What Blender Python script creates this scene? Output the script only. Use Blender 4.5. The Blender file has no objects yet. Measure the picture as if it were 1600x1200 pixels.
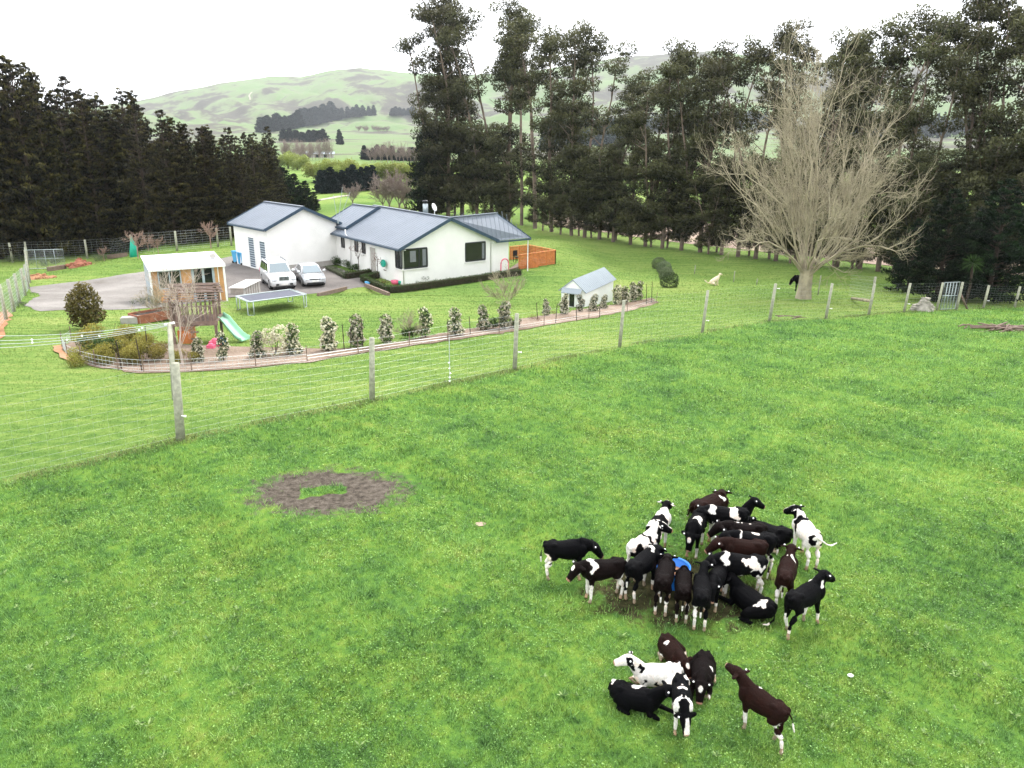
import bpy, bmesh, math, random
import numpy as np
from mathutils import Vector, Matrix

# ------------------------------------------------------------------ camera
F = 1200.; PITCH = math.radians(18.0); ROLL = math.radians(0.5); CH = 7.2
_c, _s = math.cos(PITCH), math.sin(PITCH)
FW = np.array((0, _c, -_s)); _U = np.array((0, _s, _c)); _R = np.array((1., 0, 0))
CR = _R * math.cos(ROLL) + _U * math.sin(ROLL); CU = -_R * math.sin(ROLL) + _U * math.cos(ROLL)
sc = bpy.context.scene
COL = bpy.context.collection
cd = bpy.data.cameras.new('camera'); cam = bpy.data.objects.new('camera', cd); COL.objects.link(cam)
cd.sensor_width = 36; cd.lens = 36 * F / 1600; cd.clip_end = 20000; cd.clip_start = .1
m = Matrix(((CR[0], CU[0], -FW[0], 0), (CR[1], CU[1], -FW[1], 0), (CR[2], CU[2], -FW[2], CH), (0, 0, 0, 1)))
cam.matrix_world = m
sc.camera = cam
# ------------------------------------------------------------------ sky, sun, exposure (overcast)
SUN_EL, SUN_AZ = math.radians(52), math.radians(-25)
w = bpy.data.worlds.new("World"); sc.world = w; w.use_nodes = True
nt = w.node_tree; nt.nodes.clear()
sky = nt.nodes.new('ShaderNodeTexSky'); sky.sky_type = 'NISHITA'; sky.sun_disc = False
sky.sun_elevation = SUN_EL; sky.sun_rotation = SUN_AZ; sky.air_density = 1; sky.dust_density = 2
b1 = nt.nodes.new('ShaderNodeBackground'); b1.inputs[1].default_value = .08
b2 = nt.nodes.new('ShaderNodeBackground'); b2.inputs[1].default_value = .95
tc = nt.nodes.new('ShaderNodeTexCoord'); nz = nt.nodes.new('ShaderNodeTexNoise'); nz.inputs['Scale'].default_value = 1.6; nz.inputs['Detail'].default_value = 5
cr = nt.nodes.new('ShaderNodeValToRGB'); cr.color_ramp.elements[0].position = .3; cr.color_ramp.elements[0].color = (.86, .89, .94, 1)
cr.color_ramp.elements[1].position = .7; cr.color_ramp.elements[1].color = (1, 1, 1, 1)
mx = nt.nodes.new('ShaderNodeMixShader'); mx.inputs[0].default_value = .9
wo = nt.nodes.new('ShaderNodeOutputWorld')
L = nt.links.new
L(sky.outputs[0], b1.inputs[0]); L(tc.outputs['Generated'], nz.inputs['Vector']); L(nz.outputs[0], cr.inputs[0]); L(cr.outputs[0], b2.inputs[0])
L(b1.outputs[0], mx.inputs[1]); L(b2.outputs[0], mx.inputs[2]); L(mx.outputs[0], wo.inputs[0])
sd = bpy.data.lights.new('sun', 'SUN'); sd.energy = 1.3; sd.angle = math.radians(12); sd.color = (1, .97, .92)
so = bpy.data.objects.new('sun', sd); COL.objects.link(so); so.rotation_euler = (math.radians(90) - SUN_EL, 0, math.radians(-25) + math.pi)
so.location = (0, 0, 100)
sc.view_settings.view_transform = 'Standard'; sc.view_settings.look = 'None'; sc.view_settings.gamma = 1
sc.view_settings.use_curve_mapping = False; sc.view_settings.exposure = 1.75
sc.cycles.use_denoising = True
sc.cycles.max_bounces = 6; sc.cycles.diffuse_bounces = 3; sc.cycles.transparent_max_bounces = 8; sc.cycles.volume_bounces = 0
sc.cycles.use_adaptive_sampling = True; sc.cycles.adaptive_threshold = .02
rnd = random.Random(7); rng = np.random.default_rng(7)

# ------------------------------------------------------------------ terrain
def softp(t, w):
    t = np.asarray(t, float); return np.where(t / w > 40, t, w * np.log1p(np.exp(np.clip(t / w, -50, 40))))
def sst(a, b, t):
    t = np.clip((np.asarray(t, float) - a) / (b - a), 0, 1); return t * t * (3 - 2 * t)
RX = [-300, 0, 100, 200, 300, 360, 420, 470, 520, 560, 600, 640, 700, 800, 900, 965, 1010, 1060, 1130, 1200, 1320, 1450, 1600, 1900]
RY = [215, 182, 172, 158, 140, 129, 120, 122, 110, 104, 107, 112, 118, 112, 104, 91, 84, 80, 78, 92, 100, 82, 74, 80]
def _azel(px, py):
    d = FW + (px - 800) / F * CR + (600 - py) / F * CU
    return math.atan2(d[0], d[1]), math.atan2(d[2], math.hypot(d[0], d[1]))
_ae = [_azel(a, b) for a, b in zip(RX, RY)]
AZ = np.array([a for a, e in _ae]); EL = np.array([e for a, e in _ae])
def wav(x, y, k, s):
    return np.sin(x * k + s) * np.cos(y * k * 1.13 + s * 2.1) + .5 * np.sin(x * k * 2.3 + y * k * 1.7 + s * 3) + .25 * np.sin(x * k * 4.7 - y * k * 4.1 + s)
def zt(x, y):
    x = np.asarray(x, float); y = np.asarray(y, float)
    z = -.11 * (softp(y - 22, 3.) - softp(y - 70, 5.))
    wgt = sst(-42, -34, x) * (1 - sst(3, 12, x)) * sst(50, 57, y) * (1 - sst(84, 100, y))
    z = z * (1 - wgt) + (-3.8) * wgt
    z = z + .03 * wav(x, y, .35, 1.) * sst(3, 12, y)
    r = np.hypot(x, y); az = np.arctan2(x, y)
    zr = CH + 3000 * np.tan(np.interp(az, AZ, EL)) + 5.3
    f = np.interp(r, [0, 420, 800, 1200, 1800, 2200, 2600, 3000, 3500, 5200, 12000], [0, 0, .012, .04, .12, .32, .66, 1, 1.0, .75, .6])
    z = z + zr * f
    z = z + (17 * wav(x, y, .0055, .5) + 12 * wav(x, y, .013, 2.) + 5 * wav(x, y, .04, 1.)) * sst(1100, 2100, r) * (1 - .8 * sst(2400, 3000, r))
    return z
def zf(x, y): return float(zt(x, y))
def ray(px, py): return FW + (px - 800) / F * CR + (600 - py) / F * CU
def G(px, py, h=0.):
    d = ray(px, py); ts = np.geomspace(2, 7000, 1800)
    below = (CH + d[2] * ts) < zt(d[0] * ts, d[1] * ts) + h
    i = int(np.argmax(below)); lo, hi = (ts[i - 1], ts[i]) if below.any() else (3500, 3500)
    for _ in range(25):
        mm = (lo + hi) / 2
        if CH + d[2] * mm < zf(d[0] * mm, d[1] * mm) + h: hi = mm
        else: lo = mm
    return Vector((d[0] * hi, d[1] * hi, CH + d[2] * hi))
def Zp(px, py, z):
    d = ray(px, py); t = (z - CH) / d[2]; return Vector((d[0] * t, d[1] * t, z))
def WP(px, py, O, D):      # where a pixel's ray meets the vertical plane through O along D -> (u, z)
    d = ray(px, py); D = Vector((D[0], D[1])).normalized(); n = (-D.y, D.x)
    t = (n[0] * O[0] + n[1] * O[1]) / (n[0] * d[0] + n[1] * d[1])
    return ((d[0] * t - O[0]) * D.x + (d[1] * t - O[1]) * D.y, CH + d[2] * t)
def HG(px, py, g):
    d = ray(px, py); t = g[1] / d[1]; return CH + d[2] * t - zf(g[0], g[1])

# ------------------------------------------------------------------ tagging and mesh helpers
def tag(o, label=None, cat=None, group=None, kind=None):
    if label: o['label'] = label
    if cat: o['category'] = cat
    if group: o['group'] = group
    if kind: o['kind'] = kind
    return o
def empty(name, loc, rz=0, label=None, cat=None, group=None):
    o = bpy.data.objects.new(name, None); COL.objects.link(o); o.location = loc; o.rotation_euler = (0, 0, rz)
    o.empty_display_size = .3
    return tag(o, label, cat, group)
def copy_tree(o, parent=None, loc=None, rz=None, scale=None, label=None, group=None):
    c = o.copy(); COL.objects.link(c); c.parent = parent
    if loc is not None: c.location = loc
    if rz is not None: c.rotation_euler = (0, 0, rz)
    if scale is not None: c.scale = scale if hasattr(scale, '__len__') else (scale,) * 3
    if label: c['label'] = label
    if group: c['group'] = group
    for ch in list(o.children): copy_tree(ch, c)
    return c
class MB:
    def __init__(s): s.v = []; s.f = []
    def add(s, vs, fs):
        b = len(s.v); s.v += [tuple(v) for v in vs]; s.f += [tuple(i + b for i in f) for f in fs]; return s
    def box(s, c, d, rz=0, M=None):
        vs = []
        for i in (-1, 1):
            for j in (-1, 1):
                for k in (-1, 1):
                    p = Vector((i * d[0] / 2, j * d[1] / 2, k * d[2] / 2))
                    if M is not None: p = M @ p
                    if rz: p = Matrix.Rotation(rz, 3, 'Z') @ p
                    vs.append(p + Vector(c))
        return s.add(vs, [(0, 1, 3, 2), (4, 6, 7, 5), (0, 4, 5, 1), (2, 3, 7, 6), (0, 2, 6, 4), (1, 5, 7, 3)])
    def bar(s, a, b, wd, ht=None):      # rectangular bar
        a = Vector(a); b = Vector(b); ht = ht or wd; d = (b - a).normalized()
        u = d.cross(Vector((0, 0, 1)));
        if u.length < 1e-3: u = Vector((1, 0, 0))
        u.normalize(); v = u.cross(d)
        vs = [p + u * (i * wd / 2) + v * (j * ht / 2) for p in (a, b) for i, j in ((-1, -1), (1, -1), (1, 1), (-1, 1))]
        return s.add(vs, [(0, 1, 2, 3), (7, 6, 5, 4), (0, 4, 5, 1), (1, 5, 6, 2), (2, 6, 7, 3), (3, 7, 4, 0)])
    def tube(s, pts, rs, n=8, cap=True):
        pts = [Vector(p) for p in pts]
        if not hasattr(rs, '__len__'): rs = [rs] * len(pts)
        vs = []
        for i, p in enumerate(pts):
            d = (pts[min(i + 1, len(pts) - 1)] - pts[max(i - 1, 0)])
            d = d.normalized() if d.length > 1e-9 else Vector((0, 0, 1))
            ref = Vector((0, 0, 1)) if abs(d.z) < .9 else Vector((1, 0, 0))
            u = d.cross(ref).normalized(); v = d.cross(u)
            for k in range(n):
                a = 2 * math.pi * k / n; vs.append(p + (u * math.cos(a) + v * math.sin(a)) * rs[i])
        fs = [(i * n + k, i * n + (k + 1) % n, (i + 1) * n + (k + 1) % n, (i + 1) * n + k) for i in range(len(pts) - 1) for k in range(n)]
        if cap: fs += [tuple(range(n))[::-1], tuple((len(pts) - 1) * n + k for k in range(n))]
        return s.add(vs, fs)
    def ell(s, c, r, M=None, nu=10, nv=7):
        vs = []; c = Vector(c)
        if not hasattr(r, '__len__'): r = (r, r, r)
        for j in range(1, nv):
            t = math.pi * j / nv
            for i in range(nu):
                a = 2 * math.pi * i / nu
                p = Vector((r[0] * math.sin(t) * math.cos(a), r[1] * math.sin(t) * math.sin(a), r[2] * math.cos(t)))
                vs.append(c + (M @ p if M is not None else p))
        for sg in (1, -1):
            p = Vector((0, 0, sg * r[2])); vs.append(c + (M @ p if M is not None else p))
        fs = [(j * nu + i, (j + 1) * nu + i, (j + 1) * nu + (i + 1) % nu, j * nu + (i + 1) % nu) for j in range(nv - 2) for i in range(nu)]
        t0 = (nv - 1) * nu
        fs += [(t0, i, (i + 1) % nu) for i in range(nu)] + [(t0 + 1, (nv - 2) * nu + (i + 1) % nu, (nv - 2) * nu + i) for i in range(nu)]
        return s.add(vs, fs)
    def slab(s, q, t, up=None):         # thick sheet from a polygon (thickness downwards / along up)
        q = [Vector(p) for p in q]; up = Vector(up or (0, 0, 1)); n = len(q)
        return s.add(q + [p - up * t for p in q], [tuple(range(n)), tuple(range(n, 2 * n))[::-1]] + [(i, i + n, (i + 1) % n + n, (i + 1) % n) for i in range(n)])
    def build(s, name, mat, parent=None, smooth=False, bevel=0, fix=True):
        me = bpy.data.meshes.new(name); me.from_pydata([tuple(v) for v in s.v], [], s.f); me.materials.append(mat)
        if fix or bevel:
            bm = bmesh.new(); bm.from_mesh(me)
            if bevel: bmesh.ops.bevel(bm, geom=bm.edges[:], offset=bevel, segments=2, affect='EDGES', clamp_overlap=True)
            bmesh.ops.recalc_face_normals(bm, faces=bm.faces[:]); bm.to_mesh(me); bm.free()
        if smooth: me.polygons.foreach_set('use_smooth', [True] * len(me.polygons))
        o = bpy.data.objects.new(name, me); COL.objects.link(o); o.parent = parent
        return o
def npmesh(name, V, Fc, mat, parent=None, tint=None, smooth=False, tintname='tint'):
    """V (n,3) verts, Fc (m,k) faces of equal size k; tint per vertex"""
    me = bpy.data.meshes.new(name); V = np.ascontiguousarray(V, np.float32); Fc = np.ascontiguousarray(Fc, np.int32); k = Fc.shape[1]
    me.vertices.add(len(V)); me.vertices.foreach_set('co', V.ravel())
    me.loops.add(Fc.size); me.loops.foreach_set('vertex_index', Fc.ravel())
    me.polygons.add(len(Fc)); me.polygons.foreach_set('loop_start', np.arange(0, Fc.size, k, dtype=np.int32))
    try: me.polygons.foreach_set('loop_total', np.full(len(Fc), k, np.int32))
    except Exception: pass
    if smooth: me.polygons.foreach_set('use_smooth', np.ones(len(Fc), bool))
    if tint is not None:
        a = me.attributes.new(tintname, 'FLOAT', 'POINT'); a.data.foreach_set('value', np.asarray(tint, np.float32))
    me.update(calc_edges=True); me.materials.append(mat)
    o = bpy.data.objects.new(name, me); COL.objects.link(o); o.parent = parent
    return o
def unit(a): return a / np.maximum(np.linalg.norm(a, axis=1, keepdims=True), 1e-9)
def leafquads(P, size, aspect, axis=None, axw=0., r=rng):
    """quads at P; long side leans to 'axis' with weight axw. returns V,F"""
    n = len(P); a = unit(r.normal(size=(n, 3)))
    if axis is not None: a = unit(a * (1 - axw) + np.asarray(axis) * axw)
    b = unit(np.cross(a, unit(r.normal(size=(n, 3)))))
    s = (np.asarray(size) * np.ones(n))[:, None] * .5
    A = a * s; B = b * s * aspect
    V = np.stack([P - A, P + B * .9, P + A, P - B * .9], 1).reshape(-1, 3)   # diamond leaf
    return V, np.arange(4 * n).reshape(n, 4)
def in_ell(n, r=rng, surf=.5):
    d = unit(r.normal(size=(n, 3))); rad = (surf + (1 - surf) * r.random(n)) ** (.6); return d * rad[:, None]

# ------------------------------------------------------------------ materials
def newmat(name):
    m_ = bpy.data.materials.new(name); m_.use_nodes = True; n = m_.node_tree; n.nodes.clear()
    out = n.nodes.new('ShaderNodeOutputMaterial'); p = n.nodes.new('ShaderNodeBsdfPrincipled'); n.links.new(p.outputs[0], out.inputs[0])
    return m_, n, p, out
def ramp(n, src, stops):
    r = n.nodes.new('ShaderNodeValToRGB'); e = r.color_ramp.elements
    while len(e) < len(stops): e.new(.5)
    for el, (p, c) in zip(e, stops): el.position = p; el.color = (*c, 1)
    n.links.new(src, r.inputs[0]); return r.outputs[0]
def noise(n, vec, scale, det=3, rough=.5):
    t = n.nodes.new('ShaderNodeTexNoise'); t.inputs['Scale'].default_value = scale; t.inputs['Detail'].default_value = det; t.inputs['Roughness'].default_value = rough
    if vec is not None: n.links.new(vec, t.inputs['Vector'])
    return t.outputs[0]
def mixc(n, f, a, b, mode='MIX'):
    t = n.nodes.new('ShaderNodeMix'); t.data_type = 'RGBA'; t.blend_type = mode
    for i, v in ((0, f), (6, a), (7, b)):
        if isinstance(v, (int, float)): t.inputs[i].default_value = v
        elif isinstance(v, tuple): t.inputs[i].default_value = (*v, 1)
        else: n.links.new(v, t.inputs[i])
    return t.outputs[2]
def math_(n, op, a, b=0., c=None):
    t = n.nodes.new('ShaderNodeMath'); t.operation = op
    for i, v in enumerate((a, b) if c is None else (a, b, c)):
        if isinstance(v, (int, float)): t.inputs[i].default_value = v
        else: n.links.new(v, t.inputs[i])
    return t.outputs[0]
def attr(n, name):
    t = n.nodes.new('ShaderNodeAttribute'); t.attribute_name = name; return t
def bump(n, p, h, st, dist=.02):
    b = n.nodes.new('ShaderNodeBump'); b.inputs['Strength'].default_value = st; b.inputs['Distance'].default_value = dist
    n.links.new(h, b.inputs['Height']); n.links.new(b.outputs[0], p.inputs['Normal'])
def tco(n, which='Object'):
    return n.nodes.new('ShaderNodeTexCoord').outputs[which]
def M_plain(name, col, rough=.6, metal=0., var=.25, scale=3., bumpst=0., spec=.3):
    m_, n, p, o = newmat(name); v = tco(n)
    nz = noise(n, v, scale, 5, .6)
    c = ramp(n, nz, [(.25, tuple(x * (1 - var) for x in col)), (.75, tuple(min(x * (1 + var), 1) for x in col))])
    n.links.new(c, p.inputs['Base Color']); p.inputs['Roughness'].default_value = rough; p.inputs['Metallic'].default_value = metal
    p.inputs['Specular IOR Level'].default_value = spec
    if bumpst: bump(n, p, noise(n, v, scale * 8, 4), bumpst)
    return m_
def M_leaf(name, c1, c2, trans=.25, rough=.6, patch=None, pscale=.5):
    m_, n, p, out = newmat(name); a = attr(n, 'tint')
    c = ramp(n, a.outputs['Fac'], [(0, c1), (1, c2)])
    if patch:
        g = n.nodes.new('ShaderNodeNewGeometry').outputs['Position']
        c = mixc(n, ramp(n, noise(n, g, pscale, 3), [(.45, (0, 0, 0)), (.65, (1, 1, 1))]), c, mixc(n, .6, c, patch))
    oi = n.nodes.new('ShaderNodeObjectInfo')
    hs = n.nodes.new('ShaderNodeHueSaturation'); n.links.new(c, hs.inputs['Color'])
    n.links.new(math_(n, 'MULTIPLY_ADD', oi.outputs['Random'], .45, .78), hs.inputs['Value'])
    n.links.new(math_(n, 'MULTIPLY_ADD', oi.outputs['Random'], .03, .485), hs.inputs['Hue'])
    c = hs.outputs[0]
    n.links.new(c, p.inputs['Base Color']); p.inputs['Roughness'].default_value = rough; p.inputs['Specular IOR Level'].default_value = .15
    t = n.nodes.new('ShaderNodeBsdfTranslucent'); n.links.new(c, t.inputs[0]); mx_ = n.nodes.new('ShaderNodeMixShader'); mx_.inputs[0].default_value = trans
    n.links.new(p.outputs[0], mx_.inputs[1]); n.links.new(t.outputs[0], mx_.inputs[2]); n.links.new(mx_.outputs[0], out.inputs[0])
    return m_
MAT = {}
MAT['white'] = M_plain('white_paint', (.78, .78, .76), .6, 0, .04, 1.5)
MAT['white_wall'] = M_plain('white_blockwork', (.76, .75, .72), .8, 0, .07, .8, .1)
MAT['trim'] = M_plain('dark_blue_trim', (.035, .06, .09), .45, 0, .1)
MAT['roof'] = M_plain('blue_grey_roof_steel', (.15, .172, .205), .45, 0, .1, .5)
MAT['roof_pale'] = M_plain('pale_green_roof_steel', (.25, .285, .31), .5, 0, .08, 1)
MAT['roof_white'] = M_plain('white_roof_steel', (.75, .76, .77), .5, 0, .05, 1)
MAT['frame_dark'] = M_plain('dark_window_frame', (.02, .022, .025), .4)
MAT['frame_grey'] = M_plain('grey_blue_frame', (.33, .38, .42), .5)
MAT['ply'] = M_plain('orange_plywood', (.50, .27, .12), .7, 0, .2, 4)
MAT['cedar'] = M_plain('orange_stained_timber', (.50, .17, .055), .7, 0, .3, 6)
MAT['timber'] = M_plain('weathered_timber', (.17, .12, .095), .85, 0, .4, 6, .3)
MAT['post'] = M_plain('treated_post_wood', (.29, .29, .22), .85, 0, .35, 9, .4)
MAT['wire'] = M_plain('galvanised_wire', (.45, .48, .48), .4, .3, .1)
MAT['galv'] = M_plain('galvanised_steel', (.36, .41, .42), .4, .5, .1)
MAT['plastic_white'] = M_plain('white_plastic', (.8, .8, .8), .4, 0, .03)
MAT['blue'] = M_plain('blue_plastic', (.02, .16, .55), .35, 0, .15)
MAT['blue_light'] = M_plain('light_blue_plastic', (.08, .33, .56), .4, 0, .1)
MAT['green_slide'] = M_plain('pale_green_plastic', (.26, .52, .34), .4, 0, .1)
MAT['teal'] = M_plain('teal_plastic', (.02, .36, .26), .4)
MAT['pink'] = M_plain('pink_plastic', (.65, .12, .2), .5)
MAT['black'] = M_plain('black_rubber', (.015, .015, .016), .8)
MAT['mesh_black'] = M_plain('black_woven_mat', (.07, .075, .10), .75, 0, .15)
MAT['paint_white'] = M_plain('white_car_paint', (.72, .73, .74), .18, 0, .02, 1, 0, .5)
MAT['paint_silver'] = M_plain('silver_car_paint', (.55, .56, .58), .22, .4, .02, 1, 0, .5)
MAT['rim'] = M_plain('alloy', (.5, .5, .5), .3, .8)
MAT['lamp'] = M_plain('headlamp_glass', (.55, .57, .6), .1, .3)
MAT['plate'] = M_plain('number_plate', (.75, .75, .72), .5)
MAT['interior'] = M_plain('grey_upholstery', (.3, .3, .3), .8)
MAT['concrete'] = M_plain('concrete', (.36, .34, .31), .85, 0, .2, 4, .2)
MAT['brick'] = M_plain('red_brown_soil_block', (.26, .10, .06), .85, 0, .4, 5, .3)
MAT['bark_euc'] = M_plain('pale_gum_bark', (.16, .12, .095), .85, 0, .65, .9, .3)
MAT['bark_dark'] = M_plain('dark_bark', (.045, .032, .024), .9, 0, .4, 3, .3)
MAT['bark_pale'] = M_plain('lichen_grey_bark', (.30, .26, .18), .9, 0, .5, 1.4, .3)
MAT['bark_birch'] = M_plain('white_birch_bark', (.40, .33, .28), .8, 0, .4, 4)
MAT['twig_pink'] = M_plain('pinkish_twigs', (.30, .2, .16), .9, 0, .3, 3)
MAT['stone'] = M_plain('field_stone', (.28, .26, .22), .9, 0, .4, 5, .4)
def M_glass():
    m_, n, p, o = newmat('window_glass'); p.inputs['Base Color'].default_value = (.012, .014, .016, 1); p.inputs['Roughness'].default_value = .06
    p.inputs['Specular IOR Level'].default_value = .6; return m_
MAT['glass'] = M_glass()
def M_glassl():
    m_, n, p, o = newmat('windscreen_glass'); p.inputs['Base Color'].default_value = (.16, .2, .22, 1); p.inputs['Roughness'].default_value = .05
    p.inputs['Specular IOR Level'].default_value = .9; return m_
MAT['glass_l'] = M_glassl(); MAT['curtain'] = M_plain('grey_net_curtain', (.16, .17, .18), .6, 0, .2)
def M_rollerdoor():
    m_, n, p, o = newmat('slatted_roller_door'); wv = n.nodes.new('ShaderNodeTexWave'); wv.bands_direction = 'Z'; wv.inputs['Scale'].default_value = 1.6
    n.links.new(tco(n), wv.inputs['Vector'])
    n.links.new(ramp(n, wv.outputs[0], [(.35, (.03, .05, .08)), (.7, (.33, .38, .42))]), p.inputs['Base Color']); p.inputs['Roughness'].default_value = .5; return m_
MAT['roller'] = M_rollerdoor()
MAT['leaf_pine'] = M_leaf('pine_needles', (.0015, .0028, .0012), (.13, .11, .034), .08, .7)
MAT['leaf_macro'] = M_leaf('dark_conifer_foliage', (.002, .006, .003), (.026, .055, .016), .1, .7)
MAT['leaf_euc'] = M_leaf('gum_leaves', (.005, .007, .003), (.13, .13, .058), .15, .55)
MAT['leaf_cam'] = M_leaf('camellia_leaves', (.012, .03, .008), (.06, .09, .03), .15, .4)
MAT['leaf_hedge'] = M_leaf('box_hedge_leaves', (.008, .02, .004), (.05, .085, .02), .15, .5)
MAT['leaf_grey'] = M_leaf('grey_green_leaves', (.03, .045, .02), (.16, .19, .11), .15, .5)
MAT['leaf_yellow'] = M_leaf('yellow_green_leaves', (.04, .048, .01), (.33, .29, .06), .25, .5)
MAT['leaf_olive'] = M_leaf('olive_brown_leaves', (.02, .022, .006), (.20, .17, .055), .15, .35)
MAT['leaf_red'] = M_leaf('red_brown_leaves', (.04, .012, .008), (.16, .06, .035), .15, .5)
MAT['leaf_willow'] = M_leaf('willow_leaves', (.10, .13, .02), (.30, .33, .09), .3, .6)
MAT['leaf_far'] = M_leaf('distant_conifers', (.004, .011, .012), (.02, .036, .030), .1, .7)
MAT['blossom'] = M_leaf('white_blossom', (.42, .38, .22), (.80, .77, .66), .2, .6)
MAT['weed'] = M_leaf('weed_leaves', (.07, .13, .035), (.27, .34, .13), .2, .5)
MAT['twig_far'] = M_plain('distant_bare_twigs', (.22, .17, .15), .9, 0, .2)

def grass_color(n, pos):
    """pasture colour at a world position: patches of yellow, mid and blue green"""
    big = noise(n, pos, .3, 3, .5); mid = noise(n, pos, 1.1, 4, .7); sm = noise(n, pos, 5., 4, .7)
    s = math_(n, 'ADD', math_(n, 'MULTIPLY', big, .24), math_(n, 'ADD', math_(n, 'MULTIPLY', mid, .36), math_(n, 'MULTIPLY', sm, .40)))
    return ramp(n, s, [(.37, (.042, .098, .026)), (.44, (.080, .176, .036)), (.50, (.118, .228, .038)), (.57, (.168, .268, .044)), (.65, (.24, .285, .065)), (.71, (.29, .27, .10))])
def lawn_color(n, g):
    """mown lawn: lighter, streaked along the mower's passes (parallel to the fence)"""
    mp = n.nodes.new('ShaderNodeMapping'); mp.inputs['Rotation'].default_value = (0, 0, math.radians(-45)); mp.inputs['Scale'].default_value = (.16, 1.5, 1)
    n.links.new(g, mp.inputs['Vector'])
    st = noise(n, mp.outputs[0], 1.5, 5, .62); bg = noise(n, g, .09, 4); fine = noise(n, g, 3, 4, .75)
    s = math_(n, 'ADD', math_(n, 'MULTIPLY', st, .34), math_(n, 'ADD', math_(n, 'MULTIPLY', bg, .33), math_(n, 'MULTIPLY', fine, .33)))
    return ramp(n, s, [(.36, (.058, .118, .026)), (.44, (.097, .168, .036)), (.52, (.145, .215, .050)), (.61, (.225, .265, .08))])
def M_lawn():
    m_, n, p, out = newmat('lawn_blades'); g = n.nodes.new('ShaderNodeNewGeometry').outputs['Position']; c = lawn_color(n, g)
    hs = n.nodes.new('ShaderNodeHueSaturation'); n.links.new(c, hs.inputs['Color']); n.links.new(math_(n, 'MULTIPLY_ADD', attr(n, 'tint').outputs['Fac'], 1.1, .45), hs.inputs['Value'])
    n.links.new(hs.outputs[0], p.inputs['Base Color']); p.inputs['Roughness'].default_value = .7; p.inputs['Specular IOR Level'].default_value = .1; return m_
def M_ground():
    m_, n, p, out = newmat('ground_turf'); g = n.nodes.new('ShaderNodeNewGeometry').outputs['Position']
    past = mixc(n, .3, grass_color(n, g), (.03, .06, .01))
    lawn = lawn_color(n, g)
    lm = attr(n, 'lawn').outputs['Fac']; dm = attr(n, 'dirt').outputs['Fac']; hm = attr(n, 'hill').outputs['Fac']; mdm = attr(n, 'mud_shade').outputs['Fac']
    nzs = noise(n, g, 1.2, 4, .7); wob = math_(n, 'MULTIPLY', math_(n, 'SUBTRACT', nzs, .5), 2.)
    lmask = ramp(n, math_(n, 'ADD', lm, math_(n, 'MULTIPLY', wob, .5)), [(.32, (0, 0, 0)), (.68, (1, 1, 1))])
    col = mixc(n, lmask, past, lawn)
    # rough tan strip along the fence line
    ed = math_(n, 'ABSOLUTE', math_(n, 'SUBTRACT', lm, .5)); ed = math_(n, 'ADD', ed, math_(n, 'MULTIPLY', wob, .35))
    col = mixc(n, ramp(n, ed, [(.0, (.5, .5, .5)), (.12, (0, 0, 0))]), col, (.17, .15, .06))
    # hills
    hn = noise(n, g, .003, 6, .65); h2 = noise(n, g, .016, 5, .65)
    hs = math_(n, 'ADD', math_(n, 'MULTIPLY', hn, .65), math_(n, 'MULTIPLY', h2, .35))
    hill = ramp(n, hs, [(.36, (.10, .155, .065)), (.46, (.135, .19, .085)), (.51, (.15, .18, .10)), (.54, (.095, .09, .07)), (.60, (.075, .07, .06)), (.64, (.15, .17, .10))])
    col = mixc(n, hm, col, hill)
    # trampled dirt
    dn = noise(n, g, 7., 6, .75); dirt = ramp(n, dn, [(.34, (.034, .028, .022)), (.5, (.082, .068, .054)), (.68, (.15, .128, .104))])
    dmask = ramp(n, math_(n, 'ADD', dm, math_(n, 'MULTIPLY', math_(n, 'SUBTRACT', noise(n, g, 3., 6, .8), .5), 1.3)), [(.42, (0, 0, 0)), (.62, (1, 1, 1))])
    col = mixc(n, dmask, col, dirt)
    mud_shade_col = ramp(n, dn, [(.35, (.012, .011, .006)), (.65, (.065, .055, .028))])  # brown mud, its colour darkened to paint shade beneath the calves
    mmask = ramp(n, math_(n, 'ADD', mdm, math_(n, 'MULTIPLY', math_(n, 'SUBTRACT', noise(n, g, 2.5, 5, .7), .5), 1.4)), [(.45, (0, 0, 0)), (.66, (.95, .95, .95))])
    col = mixc(n, mmask, col, mud_shade_col)
    n.links.new(col, p.inputs['Base Color']); p.inputs['Roughness'].default_value = .95; p.inputs['Specular IOR Level'].default_value = .05
    bump(n, p, noise(n, g, 14., 5, .75), .8, .05)
    return m_
def M_grass():
    m_, n, p, out = newmat('grass_blades'); g = n.nodes.new('ShaderNodeNewGeometry').outputs['Position']
    c = grass_color(n, g); t = attr(n, 'tint').outputs['Fac']
    hs = n.nodes.new('ShaderNodeHueSaturation'); n.links.new(c, hs.inputs['Color'])
    n.links.new(math_(n, 'MULTIPLY_ADD', t, 2.3, .32), hs.inputs['Value']); n.links.new(math_(n, 'MULTIPLY_ADD', t, -.18, 1.0), hs.inputs['Saturation'])
    n.links.new(math_(n, 'MULTIPLY_ADD', attr(n, 'tint').outputs['Fac'], -.02, .51), hs.inputs['Hue'])
    n.links.new(hs.outputs[0], p.inputs['Base Color']); p.inputs['Roughness'].default_value = .5; p.inputs['Specular IOR Level'].default_value = .22
    tr = n.nodes.new('ShaderNodeBsdfTranslucent'); n.links.new(hs.outputs[0], tr.inputs[0]); mx_ = n.nodes.new('ShaderNodeMixShader'); mx_.inputs[0].default_value = .3
    n.links.new(p.outputs[0], mx_.inputs[1]); n.links.new(tr.outputs[0], mx_.inputs[2]); n.links.new(mx_.outputs[0], out.inputs[0])
    return m_
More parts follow.
